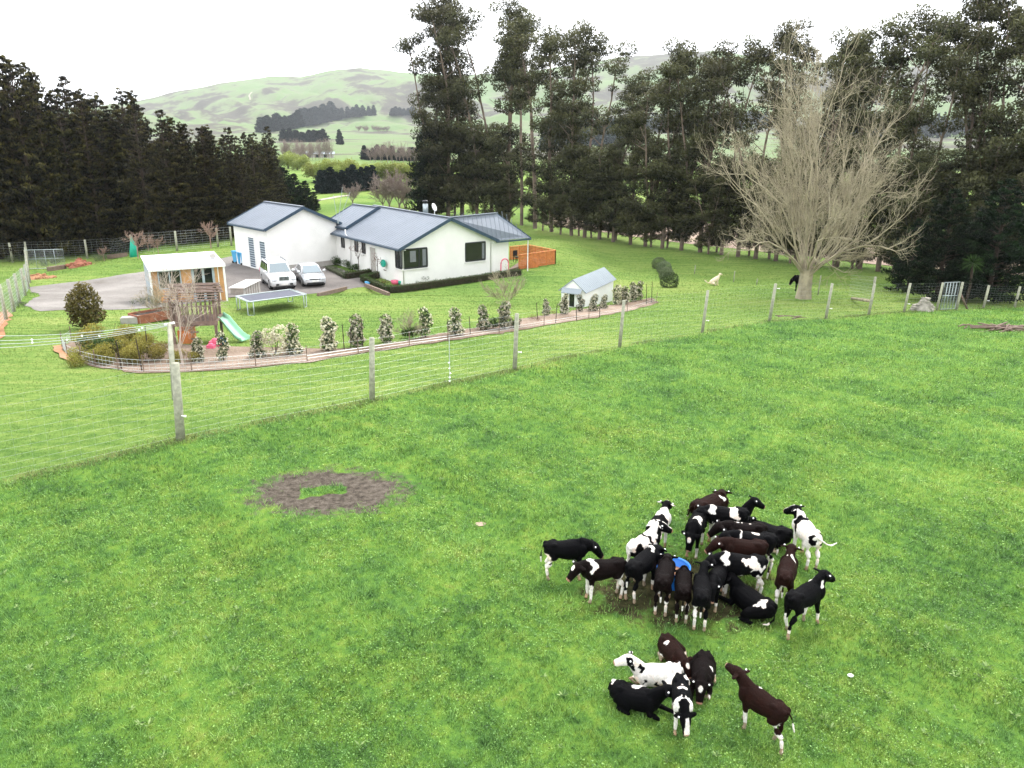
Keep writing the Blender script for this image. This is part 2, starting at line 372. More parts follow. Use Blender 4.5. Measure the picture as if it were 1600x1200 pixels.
def M_gravel(name, stops, sc_=2.):
    m_, n, p, out = newmat(name); g = n.nodes.new('ShaderNodeNewGeometry').outputs['Position']
    a = noise(n, g, .25, 5, .65); b = noise(n, g, 9., 4, .8)
    s = math_(n, 'ADD', math_(n, 'MULTIPLY', a, .6), math_(n, 'MULTIPLY', b, .4))
    n.links.new(ramp(n, s, stops), p.inputs['Base Color']); p.inputs['Roughness'].default_value = .95; p.inputs['Specular IOR Level'].default_value = .1
    bump(n, p, b, .5, .03); return m_
MAT['ground'] = M_ground(); MAT['grass'] = M_grass(); MAT['lawn'] = M_lawn()
MAT['gravel'] = M_gravel('gravel', [(.36, (.13, .115, .10)), (.5, (.20, .185, .17)), (.62, (.27, .25, .23))])
MAT['asphalt'] = M_gravel('worn_asphalt', [(.36, (.10, .09, .085)), (.5, (.155, .14, .13)), (.64, (.20, .18, .165))])
MAT['mulch'] = M_gravel('bark_mulch', [(.36, (.06, .042, .03)), (.5, (.19, .14, .105)), (.64, (.32, .25, .20))])
MAT['orange_mulch'] = M_gravel('orange_bark_mulch', [(.34, (.16, .08, .04)), (.5, (.34, .18, .10)), (.64, (.45, .27, .17))])
MAT['track'] = M_gravel('bare_pinkish_soil', [(.34, (.24, .17, .13)), (.5, (.33, .25, .20)), (.64, (.38, .33, .2))])
MAT['path'] = M_gravel('pale_farm_track', [(.34, (.28, .25, .2)), (.64, (.40, .36, .3))])

# ------------------------------------------------------------------ ground
FP = [G(a, b) for a, b in ((282, 687), (581, 626), (804, 578), (968, 543), (1097, 520), (1202, 502), (1290, 498), (1357, 492), (1412, 488), (1463, 485), (1494, 484), (1536, 482), (1585, 480))]
_fx = np.array([-60, -13.2] + [p.x for p in FP] + [60]); _fy = np.array([-30, 13.2] + [p.y for p in FP] + [60])
def fence_y(x): return np.interp(x, _fx, _fy)
DC = G(515, 767); RQ = [G(a, b) for a, b in ((466, 764), (534, 757), (541, 769), (472, 779))]
def in_poly(x, y, P):
    r = np.zeros(np.shape(x), bool); n = len(P)
    for i in range(n):
        a, b = P[i], P[(i + 1) % n]
        c = ((a[1] > y) != (b[1] > y)) & (x < (b[0] - a[0]) * (y - a[1]) / (b[1] - a[1] + 1e-12) + a[0]); r ^= c
    return r
def dirt_f(x, y):
    d = np.hypot((x - DC.x) / 1.62, (y - DC.y) / 1.12); v = np.clip(1.14 - .62 * d, 0, 1)
    return np.where(in_poly(x, y, RQ), 0, v)
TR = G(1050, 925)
def mud_shade_f(x, y): return np.clip(1.15 - .5 * np.hypot((x - TR.x - .1) / 1.25, (y - TR.y - .1) / .9), 0, .95)  # mud round the tub, widened and strengthened as painted contact shade
def make_ground():
    t = [2.]
    while t[-1] < 7500: t.append(t[-1] * (1.0055 if t[-1] < 40 else (1.0085 if t[-1] < 160 else 1.011)))
    Y = np.array(t) - 8.; U = np.linspace(-1.5, 1.5, 460)
    yy, uu = np.meshgrid(Y, U, indexing='ij'); xx = uu * (yy + 9.5)
    zz = zt(xx, yy); V = np.stack([xx, yy, zz], -1).reshape(-1, 3)
    r, c = yy.shape; i = np.arange(r * c).reshape(r, c)
    Fq = np.stack([i[:-1, :-1], i[:-1, 1:], i[1:, 1:], i[1:, :-1]], -1).reshape(-1, 4)
    o = npmesh('ground', V, Fq, MAT['ground'], smooth=True)
    x, y = V[:, 0], V[:, 1]
    A = dict(lawn=np.clip(.5 + (y - fence_y(x)) * .7 * .5, 0, 1), dirt=dirt_f(x, y), mud_shade=mud_shade_f(x, y), hill=sst(260, 520, np.hypot(x, y)))
    for k, v in A.items():
        a = o.data.attributes.new(k, 'FLOAT', 'POINT'); a.data.foreach_set('value', v.astype(np.float32))
    tag(o, kind='structure')
make_ground()
def sheet(name, poly, dz, mat, label=None, step=1.2, kind='structure', sub=True):
    bm = bmesh.new(); vs = [bm.verts.new((p[0], p[1], 0)) for p in poly]; bm.faces.new(vs)
    bmesh.ops.triangulate(bm, faces=bm.faces[:])
    xs = [p[0] for p in poly]; ys = [p[1] for p in poly]
    for ax, lo, hi in ((0, min(xs), max(xs)), (1, min(ys), max(ys))):
        k = lo + step
        while k < hi:
            bmesh.ops.bisect_plane(bm, geom=bm.verts[:] + bm.edges[:] + bm.faces[:], plane_co=(k, 0, 0) if ax == 0 else (0, k, 0), plane_no=(1, 0, 0) if ax == 0 else (0, 1, 0)); k += step
    for v in bm.verts: v.co.z = zf(v.co.x, v.co.y) + dz
    bmesh.ops.recalc_face_normals(bm, faces=bm.faces[:])
    me = bpy.data.meshes.new(name); bm.to_mesh(me); bm.free()
    me.materials.append(mat); o = bpy.data.objects.new(name, me); COL.objects.link(o)
    return tag(o, label, kind=kind)
def wobble(P, amp=.25, seg=.8):
    out = []
    for i, a in enumerate(P):
        b = P[(i + 1) % len(P)]; n = max(1, int((Vector(b[:2]) - Vector(a[:2])).length / seg))
        for k in range(n):
            t = k / n; out.append((a[0] + (b[0] - a[0]) * t + rnd.uniform(-amp, amp), a[1] + (b[1] - a[1]) * t + rnd.uniform(-amp, amp)))
    return out
drive = [G(a, b) for a, b in ((45, 449), (62, 462), (40, 476), (60, 487), (120, 484), (200, 484), (260, 480), (345, 468), (372, 462), (420, 462), (500, 458), (572, 448), (575, 440), (560, 432), (524, 418), (440, 405), (420, 395), (372, 398), (345, 404), (290, 415), (230, 424), (150, 436))]
sheet('gravel_driveway', wobble(drive, .15), .02, MAT['gravel'])
yard = [G(a, b) for a, b in ((352, 466), (420, 461), (500, 457), (572, 447), (568, 438), (545, 428), (520, 417), (440, 404), (425, 397), (380, 402), (350, 420))]
sheet('asphalt_yard', wobble(yard, .12), .035, MAT['asphalt'])
BO = [(93, 541), (104, 558), (145, 574), (220, 583), (300, 581), (400, 574), (480, 566), (560, 554), (640, 542), (700, 534), (780, 522), (850, 510), (920, 498), (980, 487), (1028, 473)]
BI = [(1018, 466), (960, 476), (880, 489), (800, 502), (700, 520), (600, 538), (480, 552), (400, 561), (300, 567), (210, 567), (160, 560), (125, 548), (112, 534)]
sheet('garden_bed', wobble([G(*q) for q in BO + BI], .17, .5), .025, MAT['mulch'])
sheet('orange_mulch_strip', wobble([G(*q) for q in ((-60, 560), (0, 530), (22, 492), (10, 484), (-30, 500), (-90, 540))], .15), .03, MAT['orange_mulch'])
sheet('orange_mulch_end', wobble([G(*q) for q in ((84, 543), (92, 560), (125, 572), (120, 566), (100, 552), (96, 540))], .06, .4), .055, MAT['orange_mulch'])
trk = [(850, 350), (920, 361), (1050, 378), (1200, 395), (1330, 409), (1440, 421), (1600, 432), (1700, 440), (1700, 400), (1560, 388), (1440, 376), (1300, 366), (1100, 349), (950, 338), (860, 333)]
sheet('bare_farm_strip', wobble([G(*q) for q in trk], .5, 3), .05, MAT['track'], step=4)

# grass: blades and clover leaves over the paddock, thinning with distance
def scatter(n, y0, y1, p=1.9):
    a, b = (y0 + 4) ** (1 - p), (y1 + 4) ** (1 - p)
    y = (a + (b - a) * rng.random(n)) ** (1 / (1 - p)) - 4
    x = (rng.random(n) * 2 - 1) * (.76 * (y * _c + CH * _s) + 4.); return x, y
def grass():
    x, y = scatter(980000, 4.5, 60, 1.7)
    cl = wav(x, y, 1.9, .7) * .3 + wav(x, y, 5.3, 2.) * .4 + wav(x, y, 13.1, 1.) * .45      # tussocks
    keep = (y < fence_y(x) + .25 * rng.normal(size=len(x))) & (rng.random(len(x)) > dirt_f(x, y) * 1.75 - .22) & (rng.random(len(x)) > mud_shade_f(x, y) * 1.1) & (rng.random(len(x)) < .72 + .3 * cl)
    x, y, cl = x[keep], y[keep], cl[keep]; n = len(x); z = zt(x, y) - .005
    sc_ = np.clip((y / 10.) ** .75, .8, 2.6)
    h = (.035 + .055 * rng.random(n)) * np.clip(1 + .6 * cl, .3, 2.2) * sc_ ** .5; wd = (.004 + .005 * rng.random(n)) * sc_
    a = rng.random(n) * 6.283; ln = rng.random(n) * 1.1 * h; la = rng.random(n) * 6.283
    B = np.stack([x, y, z], 1); dx = np.stack([np.cos(a), np.sin(a), 0 * a], 1) * wd[:, None]
    T = B + np.stack([np.cos(la) * ln, np.sin(la) * ln, h], 1)
    V = np.stack([B - dx, B + dx, T], 1).reshape(-1, 3)
    tint = np.repeat(np.clip(rng.random(n) * .6 + .2 * wav(x, y, .9, 3.) * .5 + .1, 0, 1), 3)
    tint[2::3] += .12
    o = npmesh('pasture_grass', V, np.arange(3 * n).reshape(n, 3), MAT['grass'], tint=tint); tag(o, kind='stuff')
    # clover / broad leaves
    x, y = scatter(540000, 4.5, 48, 1.8); cl = wav(x, y, 1.1, 4.) + .6 * wav(x, y, 3.3, 1.)
    keep = (y < fence_y(x) - .05) & (rng.random(len(x)) > dirt_f(x, y) * 1.9 - .2) & (rng.random(len(x)) > mud_shade_f(x, y) * 1.3) & (cl > -.2 + .9 * rng.normal(size=len(x)) * .5)
    x, y = x[keep], y[keep]; n = len(x); P = np.stack([x, y, zt(x, y) + .015 + .05 * rng.random(n)], 1)
    V, Fq = leafquads(P, (.020 + .022 * rng.random(n)) * np.clip((y / 10.) ** .7, .8, 2.4), .8)
    V[:, 2] = P.repeat(4, 0)[:, 2] + (V[:, 2] - P.repeat(4, 0)[:, 2]) * .45
    o = npmesh('clover', V, Fq, MAT['grass'], tint=np.repeat(.72 * rng.random(n) ** 1.5, 4)); tag(o, kind='stuff')
    # dock and plantain rosettes
    x, y = scatter(1500, 5, 34, 1.6); cl = wav(x, y, .5, 2.) + .5 * rng.normal(size=1500); k = (y < fence_y(x) - .3) & (dirt_f(x, y) < .3) & (cl > .1); x, y = x[k], y[k]
    P = []; ax = []; S = []
    for a, b in zip(x, y):
        r0 = rnd.uniform(.035, .085)
        for q in range(rnd.randint(7, 13)):
            t = rnd.uniform(0, 6.28); d = Vector((math.cos(t), math.sin(t), rnd.uniform(.2, .9))).normalized()
            P.append((a + d.x * r0 * .6, b + d.y * r0 * .6, zf(a, b) + .03 + d.z * r0 * .6)); ax.append(d); S.append(r0 * 1.2)
    V, Fq = leafquads(np.array(P), np.array(S), .32, np.array(ax), .97)
    o = npmesh('broadleaf_weeds', V, Fq, MAT['weed'], tint=np.repeat(rng.random(len(P)), 4)); tag(o, kind='stuff')
    # long seedy grass under the fence line
    n = 16000; x = rng.random(n) * 62 - 16; y = fence_y(x) + .22 * rng.normal(size=n); k = wav(x, y, .8, 2.) + .8 * rng.random(n) > .6; x, y = x[k], y[k]; n = len(x)
    h = .04 + .09 * rng.random(n); a = rng.random(n) * 6.283; ln = rng.random(n) * h; B = np.stack([x, y, zt(x, y)], 1)
    dx = np.stack([np.cos(a), np.sin(a), 0 * a], 1) * .012; T = B + np.stack([np.cos(a * 3) * ln, np.sin(a * 3) * ln, h], 1)
    o = npmesh('rank_grass', np.stack([B - dx, B + dx, T], 1).reshape(-1, 3), np.arange(3 * n).reshape(n, 3), MAT['weed'], tint=np.repeat(.3 + .7 * rng.random(n), 3)); tag(o, kind='stuff')
grass()
def lawn_grass():
    n = 420000; a, b = 17. ** -.6, 92. ** -.6; y = (a + (b - a) * rng.random(n)) ** (1 / -.6) - 4; x = (rng.random(n) * 2 - 1) * (.74 * (y * _c + CH * _s) + 1.)
    k = (y > fence_y(x) + .15) & ~in_poly(x, y, drive) & ~in_poly(x, y, BED) & ~in_poly(x, y, HOUSEP); x, y = x[k], y[k]; n = len(x); s = np.clip(y / 22., .8, 3.2)
    h = (.018 + .03 * rng.random(n)) * s ** .6; wd = .007 * s; a = rng.random(n) * 6.283; ln = rng.random(n) * h * 1.3; B = np.stack([x, y, zt(x, y) - .004], 1)
    dx = np.stack([np.cos(a), np.sin(a), 0 * a], 1) * wd[:, None]; T = B + np.stack([np.cos(a * 7) * ln, np.sin(a * 7) * ln, h], 1)
    tag(npmesh('lawn_grass', np.stack([B - dx, B + dx, T], 1).reshape(-1, 3), np.arange(3 * n).reshape(n, 3), MAT['lawn'], tint=np.repeat(rng.random(n), 3)), kind='stuff')
BED = [G(*q) for q in BO + BI]; HOUSEP = [(-26, 72), (-19, 61), (-15, 66), (-7.9, 57.9), (.2, 64), (-7, 75), (-17, 72)]
lawn_grass()

# ------------------------------------------------------------------ fences
def lerp(a, b, t): return Vector(a) * (1 - t) + Vector(b) * t
def fence(name, label, pts, H=1.9, posts=None, post_r=.075, nw=11, vs=.3, wr=.0012, lean=None, ins=None, cat='fence', mat='post', lo=.05):
    org = Vector((pts[0][0], pts[0][1], zf(pts[0][0], pts[0][1]))); root = empty(name, org, 0, label, cat)
    tops = []
    for i, p in enumerate(pts):
        h = H[i] if hasattr(H, '__len__') else H
        l = lean[i] if lean else (0, 0)
        b = Vector((p[0], p[1], zf(p[0], p[1]) - .12)); t = b + Vector((l[0], l[1], h + .12)); tops.append((b + Vector((0, 0, .12)), t))
        if posts is None or i in posts:
            r = post_r * rnd.uniform(.9, 1.1) * (1.4 if name == 'deer_fence' and i == 2 and len(pts) > 9 else 1)
            MB().tube([b - org, lerp(b, t, .5) - org, t - org], [r * 1.05, r, r * .92], 9).build('post', MAT[mat], root, True)
        if ins and i in ins:
            q = lerp(*tops[-1], ins[i]) - org + Vector((.09, -.05, 0))
            MB().tube([q, q + Vector((.10, -.03, 0))], .016, 8).ell(q + Vector((.10, -.03, 0)), .03, nu=8, nv=5).build('insulator', MAT['plastic_white'], root)
    w_ = MB()
    for (b0, t0), (b1, t1) in zip(tops, tops[1:]):
        d = (b1 - b0).length; ns = max(2, int(d / 1.5)); m_ = int(d / vs)
        def P(u, v):
            q = lerp(lerp(b0, t0, v), lerp(b1, t1, v), u); qb = lerp(b0, b1, u)
            q.z += zf(qb.x, qb.y) - qb.z; return q - org
        for k in range(nw):
            v = lo + (.98 - lo) * (k / (nw - 1)) ** 1.15
            w_.tube([P(i / ns, v) for i in range(ns + 1)], wr, 3, False)
        for i in range(1, m_): w_.tube([P(i / m_, lo), P(i / m_, .96)], wr * .8, 3, False)
    w_.build('wire_netting', MAT['wire'], root, fix=False)
    return root
P0 = [Vector((-17.6, 9.3)), Vector((-12.9, 13.5))] + [Vector(p[:2]) for p in FP[:10]]
fence('deer_fence', 'long tall netting fence on wooden posts between calf paddock and mown lawn', P0,
      [1.9, 1.9, 1.97, 1.88, 1.96, 1.92, 1.96, 1.96, 1.88, 1.72, 1.68, 1.66], lean=[(0, 0), (0, 0), (.12, 0), (.09, 0), (.06, 0), (.08, 0), (.1, 0), (.11, 0), (.1, 0), (.08, 0), (.1, 0), (.1, 0)],
      ins={2: .33, 4: .33, 6: .3, 7: .88, 8: .3, 10: .3})
fence('deer_fence', 'short netting fence running right from the metal gate before the dark conifer', [FP[10], FP[11], FP[12], Vector((36, 48.4))], [1.66, 1.42, 1.3, 1.5], ins={1: .35}, lean=[(.08, 0)] * 4)
g = G(703, 599); fd = empty('insulator_stake', g, 0, 'slim stake with white insulators stacked up it between two fence posts', 'stake')
MB().tube([(0, 0, -.05), (0, 0, 1.5)], .012, 6).build('stake', MAT['wire'], fd)
for z_ in (.08, .2, .34, .5, .68): MB().ell((rnd.uniform(-.02, .02), -.02, z_), (.035, .03, .022), nu=7, nv=5).build('insulator', MAT['plastic_white'], fd)
# leaning pole with wires
LP = empty('leaning_pole', FP[0] + Vector((-.05, .7, 0)), 0, 'weathered green wooden pole leaning left behind the nearest fence post', 'pole')
tp = Vector(ray(265, 506)); tp = tp * ((FP[0].y + 1.1) / tp.y) + Vector((0, 0, CH)); tp -= LP.location
MB().tube([Vector((.0, -.58, 1.0)), Vector((.0, -.56, 1.6)) * .5 + tp * .5 + Vector((.03, 0, .2)) * 0, tp], [.075, .065, .055], 9).build('pole', MAT['post'], LP, True)
MB().tube([tp + Vector((-.13, 0, -.03)), tp + Vector((.12, 0, .03))], .03, 8).build('wire_bracket', MAT['plastic_white'], LP)
wr_ = MB(); bd = []; A0 = LP.location + tp
for k, (ya, yb, xe) in enumerate(((0, 528, -200), (-.03, 536, -200), (-.05, 545, -200), (.03, 516, -200))):
    d = ray(xe, yb); B0 = Vector(d * (15.5 / d[1])) + Vector((0, 0, CH)); a = Vector((0, 0, ya))
    b = B0 - A0; pts = [lerp(a, b, i / 14) - Vector((0, 0, .22 * math.sin(math.pi * i / 14))) for i in range(15)]
    wr_.tube(pts, .006, 4, False)
    if k == 1 or k == 0:
        for i in range(1, 14, 2 if k else 3): bd.append(lerp(pts[i], pts[min(i + 1, 14)], rnd.random()))
wl = tag(wr_.build('wire_line', MAT['wire'], None, fix=False), 'taut pale wires with white clips running left from the leaning pole', 'wires'); wl.location = A0
for q in bd: MB().ell(q, .026, nu=6, nv=4).build('wire_clip', MAT['plastic_white'], wl)

# left boundary and the fence below the dark pines
LF = [G(a, b) for a, b in ((-60, 590), (-5, 520), (10, 500), (22, 487), (31, 474), (40, 462), (45, 451), (47, 442), (46, 434), (45, 427), (44, 421), (44, 415))]
fence('boundary_fence', 'close posted netting fence running down the left edge beside the driveway', LF, 1.75, nw=11, vs=.25, wr=.004, post_r=.085)
fence('boundary_fence', 'dark netting fence along the foot of the pine wood behind the drive', [G(a, b) for a, b in ((-40, 412), (20, 410), (44, 408), (137, 404), (172, 401), (208, 398), (243, 395), (277, 392), (310, 389), (341, 386), (362, 384))],
      1.9, posts=(1, 2, 3, 5, 7, 9, 10), nw=9, vs=.5, wr=.005, post_r=.10)
# gate at right
def gate(name, label, a, b, z0, z1, nbars, hbars, off=0., lean=0.):
    a = Vector(a); b = Vector(b); root = empty(name, a, 0, label, 'gate'); d = b - a
    n_ = Vector((-d.y, d.x, 0)).normalized() * lean
    P = lambda u, v: d * u + Vector((0, 0, z0 + (z1 - z0) * v)) + n_ * v
    f = MB(); f.tube([P(0, 0), P(0, 1), P(1, 1), P(1, 0), P(0, 0)], .028, 8, False)
    for h in hbars: f.tube([P(0, h), P(1, h)], .02, 7)
    for i in range(1, nbars): f.tube([P(i / nbars, 0), P(i / nbars, 1)], .02, 7)
    f.build('gate_frame', MAT['galv'], root, True)
    m_ = MB(); L_ = d.length
    for i in range(1, int(L_ / .1)): m_.tube([P(i * .1 / L_, 0), P(i * .1 / L_, 1)], .003, 3, False)
    for i in range(1, int((z1 - z0) / .1)): m_.tube([P(0, i * .1 / (z1 - z0)), P(1, i * .1 / (z1 - z0))], .003, 3, False)
    m_.build('gate_mesh', MAT['wire'], root, fix=False); return root
gate('metal_gate', 'narrow pale barred metal gate between two wooden posts before the dark conifer', FP[9] + Vector((.18, -.05, 0)), FP[10] + Vector((-.12, -.05, 0)), .08, 1.68, 5, (.5,))
MB_ = MB(); q = FP[10]; MB_.tube([q + Vector((.95, .5, -.05)), q + Vector((.1, .05, .95))], .06, 8)
tag(MB_.build('fence_strut', MAT['timber'], None, True), 'slanting timber strut bracing the post right of the metal gate', 'strut')
ga = G(44, 421); gb = Zp(103, 421, ga.z + .1); gb = G(103, 419)
gate('metal_gate', 'wide open farm gate with square panels at the far left end of the driveway', ga + Vector((0, 0, 0)), gb, .05, 1.75, 4, (.52,))
# small netting frame behind the bare tree
fence('netting_guard', 'short slack netting panel tied to one post beside the bare tree', [G(1325, 462), G(1362, 470)], [1.5, 1.6], posts=(1,), nw=8, vs=.2, wr=.004, cat='netting')
a, b = G(1331, 466), G(1358, 470, .6); tag(MB().tube([G(1331, 466, .1), b], .09, 8).build('brace_log', MAT['bark_pale'], None, True), 'pale log leaning against the netting post beside the bare tree', 'log')
for (px, py, h), lb in zip(((1278, 461, 1.4), (1146, 441, .95), (1182, 445, .5), (1085, 428, .8)), ('thin wooden stake standing just right of the bare tree trunk', 'taller thin stake on the lawn right of the pale dog', 'short stub of a stake between the dog and the bare tree', 'faint pale stake on the lawn behind the dog')):
    g_ = G(px, py); s_ = MB().tube([(0, 0, -.05), (.03, 0, h)], [.045, .04], 7).build('stake', MAT['post'], None, True); s_.location = g_; tag(s_, lb, 'stake', 'stakes on the far lawn')

# ------------------------------------------------------------------ buildings
def roof_planes(mb, mr, q, t=.07, rib=.42):
    """q: eaveA, eaveB, ridgeB, ridgeA; slab plus standing ribs up the slope"""
    q = [Vector(p) for p in q]; nrm = (q[1] - q[0]).cross(q[3] - q[0]).normalized()
    if nrm.z < 0: nrm = -nrm
    mb.slab(q, t, nrm); e = (q[1] - q[0]).normalized(); up = nrm.cross(e)
    if up.dot(q[3] - q[0]) < 0: up = -up
    c2 = [((p - q[0]).dot(e), (p - q[0]).dot(up)) for p in q]; lo = min(c[0] for c in c2) + .02; hi = max(c[0] for c in c2) - .02; n = max(2, int((hi - lo) / rib))
    for i in range(n + 1):
        x = lo + (hi - lo) * i / n; ys = []
        for (xa, ya), (xb, yb) in zip(c2, c2[1:] + c2[:1]):
            if (xa <= x < xb) or (xb <= x < xa): ys.append(ya + (yb - ya) * (x - xa) / (xb - xa))
        if len(ys) >= 2 and max(ys) - min(ys) > .15: mr.bar(q[0] + e * x + up * (min(ys) + .01) + nrm * .012, q[0] + e * x + up * (max(ys) - .01) + nrm * .006, .032, .016)
def frame_open(root, O, D, u0, u1, z0, z1, nrm, name='window', mulls=(), fm='frame_dark', gm='glass', fw=.07, sill=True, hm=(), proud=.03):
    """window / door set proud on a wall plane: O+D*u; root-local"""
    D = Vector((D[0], D[1], 0)).normalized(); nrm = Vector(nrm).normalized(); P = lambda u, z, o=0.: Vector((O[0], O[1], 0)) + D * u + Vector((0, 0, z)) + nrm * o
    f = MB(); g = (proud + .03)
    for a, b in (((u0, z0), (u1, z0)), ((u0, z1), (u1, z1))): f.bar(P(a[0], a[1], g / 2), P(b[0], b[1], g / 2), g, fw)
    for u in [u0, u1] + [u0 + (u1 - u0) * k for k in mulls]: f.bar(P(u, z0 + fw / 2, g / 2), P(u, z1 - fw / 2, g / 2), fw, g)
    for h in hm: f.bar(P(u0 + fw / 2, z0 + (z1 - z0) * h, g / 2), P(u1 - fw / 2, z0 + (z1 - z0) * h, g / 2), g, fw * .7)
    w_ = f.build(name, MAT[fm], root)
    MB().slab([P(u0, z0, proud * .6), P(u1, z0, proud * .6), P(u1, z1, proud * .6), P(u0, z1, proud * .6)], proud * .5, nrm).build('pane', MAT[gm], w_)
    if sill: MB().bar(P(u0 - .08, z0 - .09, .06), P(u1 + .08, z0 - .09, .06), .12, .06).build('sill', MAT['white_wall'], w_)
    return w_
ZB = -3.8
def gable_block(root, O, f, s, W, Lh, ze, zr, zb, ov=.42, wallm='white_wall', front=True):
    """O = front-left eave corner; f = across the gable; s = back along the ridge"""
    P = lambda a, b, z: Vector((O[0] + f[0] * a + s[0] * b, O[1] + f[1] * a + s[1] * b, z)) - root.location
    sl = (zr - ze) / (W / 2); zw = ze + sl * ov - .09
    wb = MB(); V = [P(ov, ov, zb), P(W - ov, ov, zb), P(W - ov, Lh - ov, zb), P(ov, Lh - ov, zb), P(ov, ov, zw), P(W - ov, ov, zw), P(W - ov, Lh - ov, zw), P(ov, Lh - ov, zw), P(W / 2, ov, zr - .1), P(W / 2, Lh - ov, zr - .1)]
    wb.add(V, [(0, 1, 5, 8, 4), (1, 2, 6, 5), (2, 3, 7, 9, 6), (3, 0, 4, 7), (4, 8, 9, 7), (5, 6, 9, 8), (3, 2, 1, 0)])
    wb.build('wall', MAT[wallm], root)
    rb = MB(); rr = MB()
    roof_planes(rb, rr, [P(0, 0, ze), P(0, Lh, ze), P(W / 2, Lh, zr), P(W / 2, 0, zr)])
    roof_planes(rb, rr, [P(W, Lh, ze), P(W, 0, ze), P(W / 2 + .001, 0, zr), P(W / 2 + .001, Lh, zr)])
    rf = rb.build('roof', MAT['roof'], root); rr.build('roof_rib', MAT['roof'], rf, fix=False)['kind'] = 'stuff'
    MB().bar(P(W / 2, -.02, zr + .05), P(W / 2, Lh + .02, zr + .05), .26, .05).build('ridge_cap', MAT['roof'], rf)
    for k, bb in enumerate((-.02, Lh + .02)):
        for a0, a1 in ((-.03, W / 2), (W + .03, W / 2)):
            MB().bar(P(a0, bb, ze - .06), P(a1, bb, zr - .07), .05, .24).build('barge_board', MAT['trim'], rf)
    for a0 in (-.06, W + .06): MB().bar(P(a0, .05, ze - .10), P(a0, Lh - .05, ze - .10), .11, .12).build('gutter', MAT['trim'], rf)
    return P, rf
# --- house
yw = .643; f_ = (math.cos(yw), math.sin(yw)); s_ = (-f_[1], f_[0]); HO = (-8.46, 57.45); HW, HL, HZE, HZR = 9.1, 12.85, -1.0, 1.03
house = empty('farmhouse', (HO[0], HO[1], ZB), 0, 'white single storey farmhouse with a blue grey steel roof and timber deck side', 'house')
Ph, hroof = gable_block(house, HO, f_, s_, HW, HL, HZE, HZR, ZB)
OV = .42
Of = (HO[0] + s_[0] * OV, HO[1] + s_[1] * OV); Ol = (HO[0] + f_[0] * OV, HO[1] + f_[1] * OV)
def fac(px, py): return WP(px, py, Of, f_)
def lef(px, py): return WP(px, py, Ol, s_)
hl = house.location; OfL = (Of[0] - hl.x, Of[1] - hl.y); OlL = (Ol[0] - hl.x, Ol[1] - hl.y); nf = (-s_[0], -s_[1], 0); nl = (-f_[0], -f_[1], 0)
u1, z1 = fac(667, 393); u0b, z0b = fac(631, 420); _, z0c = fac(667, 417)
frame_open(house, OfL, f_, OV + .06, u1, z0b - ZB, -1.12 - ZB, nf, mulls=(.66,), fw=.09)
v1, _ = lef(619, 415)
frame_open(house, OlL, s_, OV + .06, max(v1, 1.3), z0b - ZB, -1.12 - ZB, nl, mulls=(.5,), fw=.08)
ua, za = fac(727, 380); ub, _ = fac(758, 380); _, zb_ = fac(742, 407)
frame_open(house, OfL, f_, ua, ub, zb_ - ZB, za - ZB, nf, fw=.08)
for xa, xb, ya, yb in ((534.5, 539, 370, 387), (555.5, 560, 374, 393), (567, 571.5, 378, 396)):
    a_, zt_ = lef(xb, yb); b_, _ = lef(xa, yb); zt2 = lef((xa + xb) / 2, ya)[1]
    frame_open(house, OlL, s_, a_, b_, zt_ - ZB, min(zt2, -1.2) - ZB, nl, fw=.07)
ea, _ = lef(588.5, 400); eb, _ = lef(578.5, 400)
frame_open(house, OlL, s_, ea, eb, .02, 2.35, nl, 'door', fm='white', gm='concrete', sill=False, fw=.1)
# right wing
uC, _ = WP(829, 369.6, HO, f_); uWall, _ = fac(794.5, 400)
Bw = Zp(775.5, 333.2, HZR - .03) - hl; Cw = Ph(uC, 0, HZE); Dw = Ph(HW - .25, 0, HZE); Aw = Ph(HW / 2 + .2, .55, HZR - .03)
wb = MB(); wr2 = MB(); roof_planes(wb, wr2, [Dw, Cw, Bw, Aw])
bk = Vector((s_[0], s_[1], 0)); Cb = Cw + bk * 6.2; 
roof_planes(wb, wr2, [Cb, Dw + bk * 6.2, Aw + bk * .01 + Vector((.3, .3, 0)), Bw])
wf = wb.build('wing_roof', MAT['roof'], house); wr2.build('roof_rib', MAT['roof'], wf, fix=False)['kind'] = 'stuff'
MB().bar(Aw + Vector((0, 0, .04)), Bw + Vector((0, 0, .04)), .25, .05).build('ridge_cap', MAT['roof'], wf)
MB().bar(Cw + Vector((0, 0, -.07)), Bw + Vector((0, 0, -.06)), .05, .22).build('barge_board', MAT['trim'], wf)
MB().bar(Cb + Vector((0, 0, -.07)), Bw + Vector((0, 0, -.06)), .05, .22).build('barge_board', MAT['trim'], wf)
MB().bar(Dw + Vector((0, 0, -.1)) - bk * .06, Cw + Vector((0, 0, -.1)) - bk * .06, .11, .12).build('gutter', MAT['trim'], wf)
WU = max(uWall, HW + .1); a0, a1 = HW - OV, WU; Q = lambda a, b, z: Ph(a, b, z)
MB().add([Q(a0, OV, ZB), Q(a1, OV, ZB), Q(a1, 5.6, ZB), Q(a0, 5.6, ZB), Q(a0, OV, -.98), Q(a1, OV, -.98), Q(a1, 5.6, -.98), Q(a0, 5.6, -.98)],
         [(0, 1, 5, 4), (1, 2, 6, 5), (2, 3, 7, 6), (3, 0, 4, 7), (4, 5, 6, 7), (3, 2, 1, 0)]).build('wing_wall', MAT['white_wall'], house)
frame_open(house, (Q(a1, 0, 0).x, Q(a1, 0, 0).y), s_, 1.2, 3.4, .1, 2.2, (f_[0], f_[1], 0), 'sliding_door', mulls=(.5,), sill=False)
MB().tube([Q(uC - .15, .15, ZB), Q(uC - .15, .15, HZE - .1)], .045, 8).build('verandah_post', MAT['white'], house)
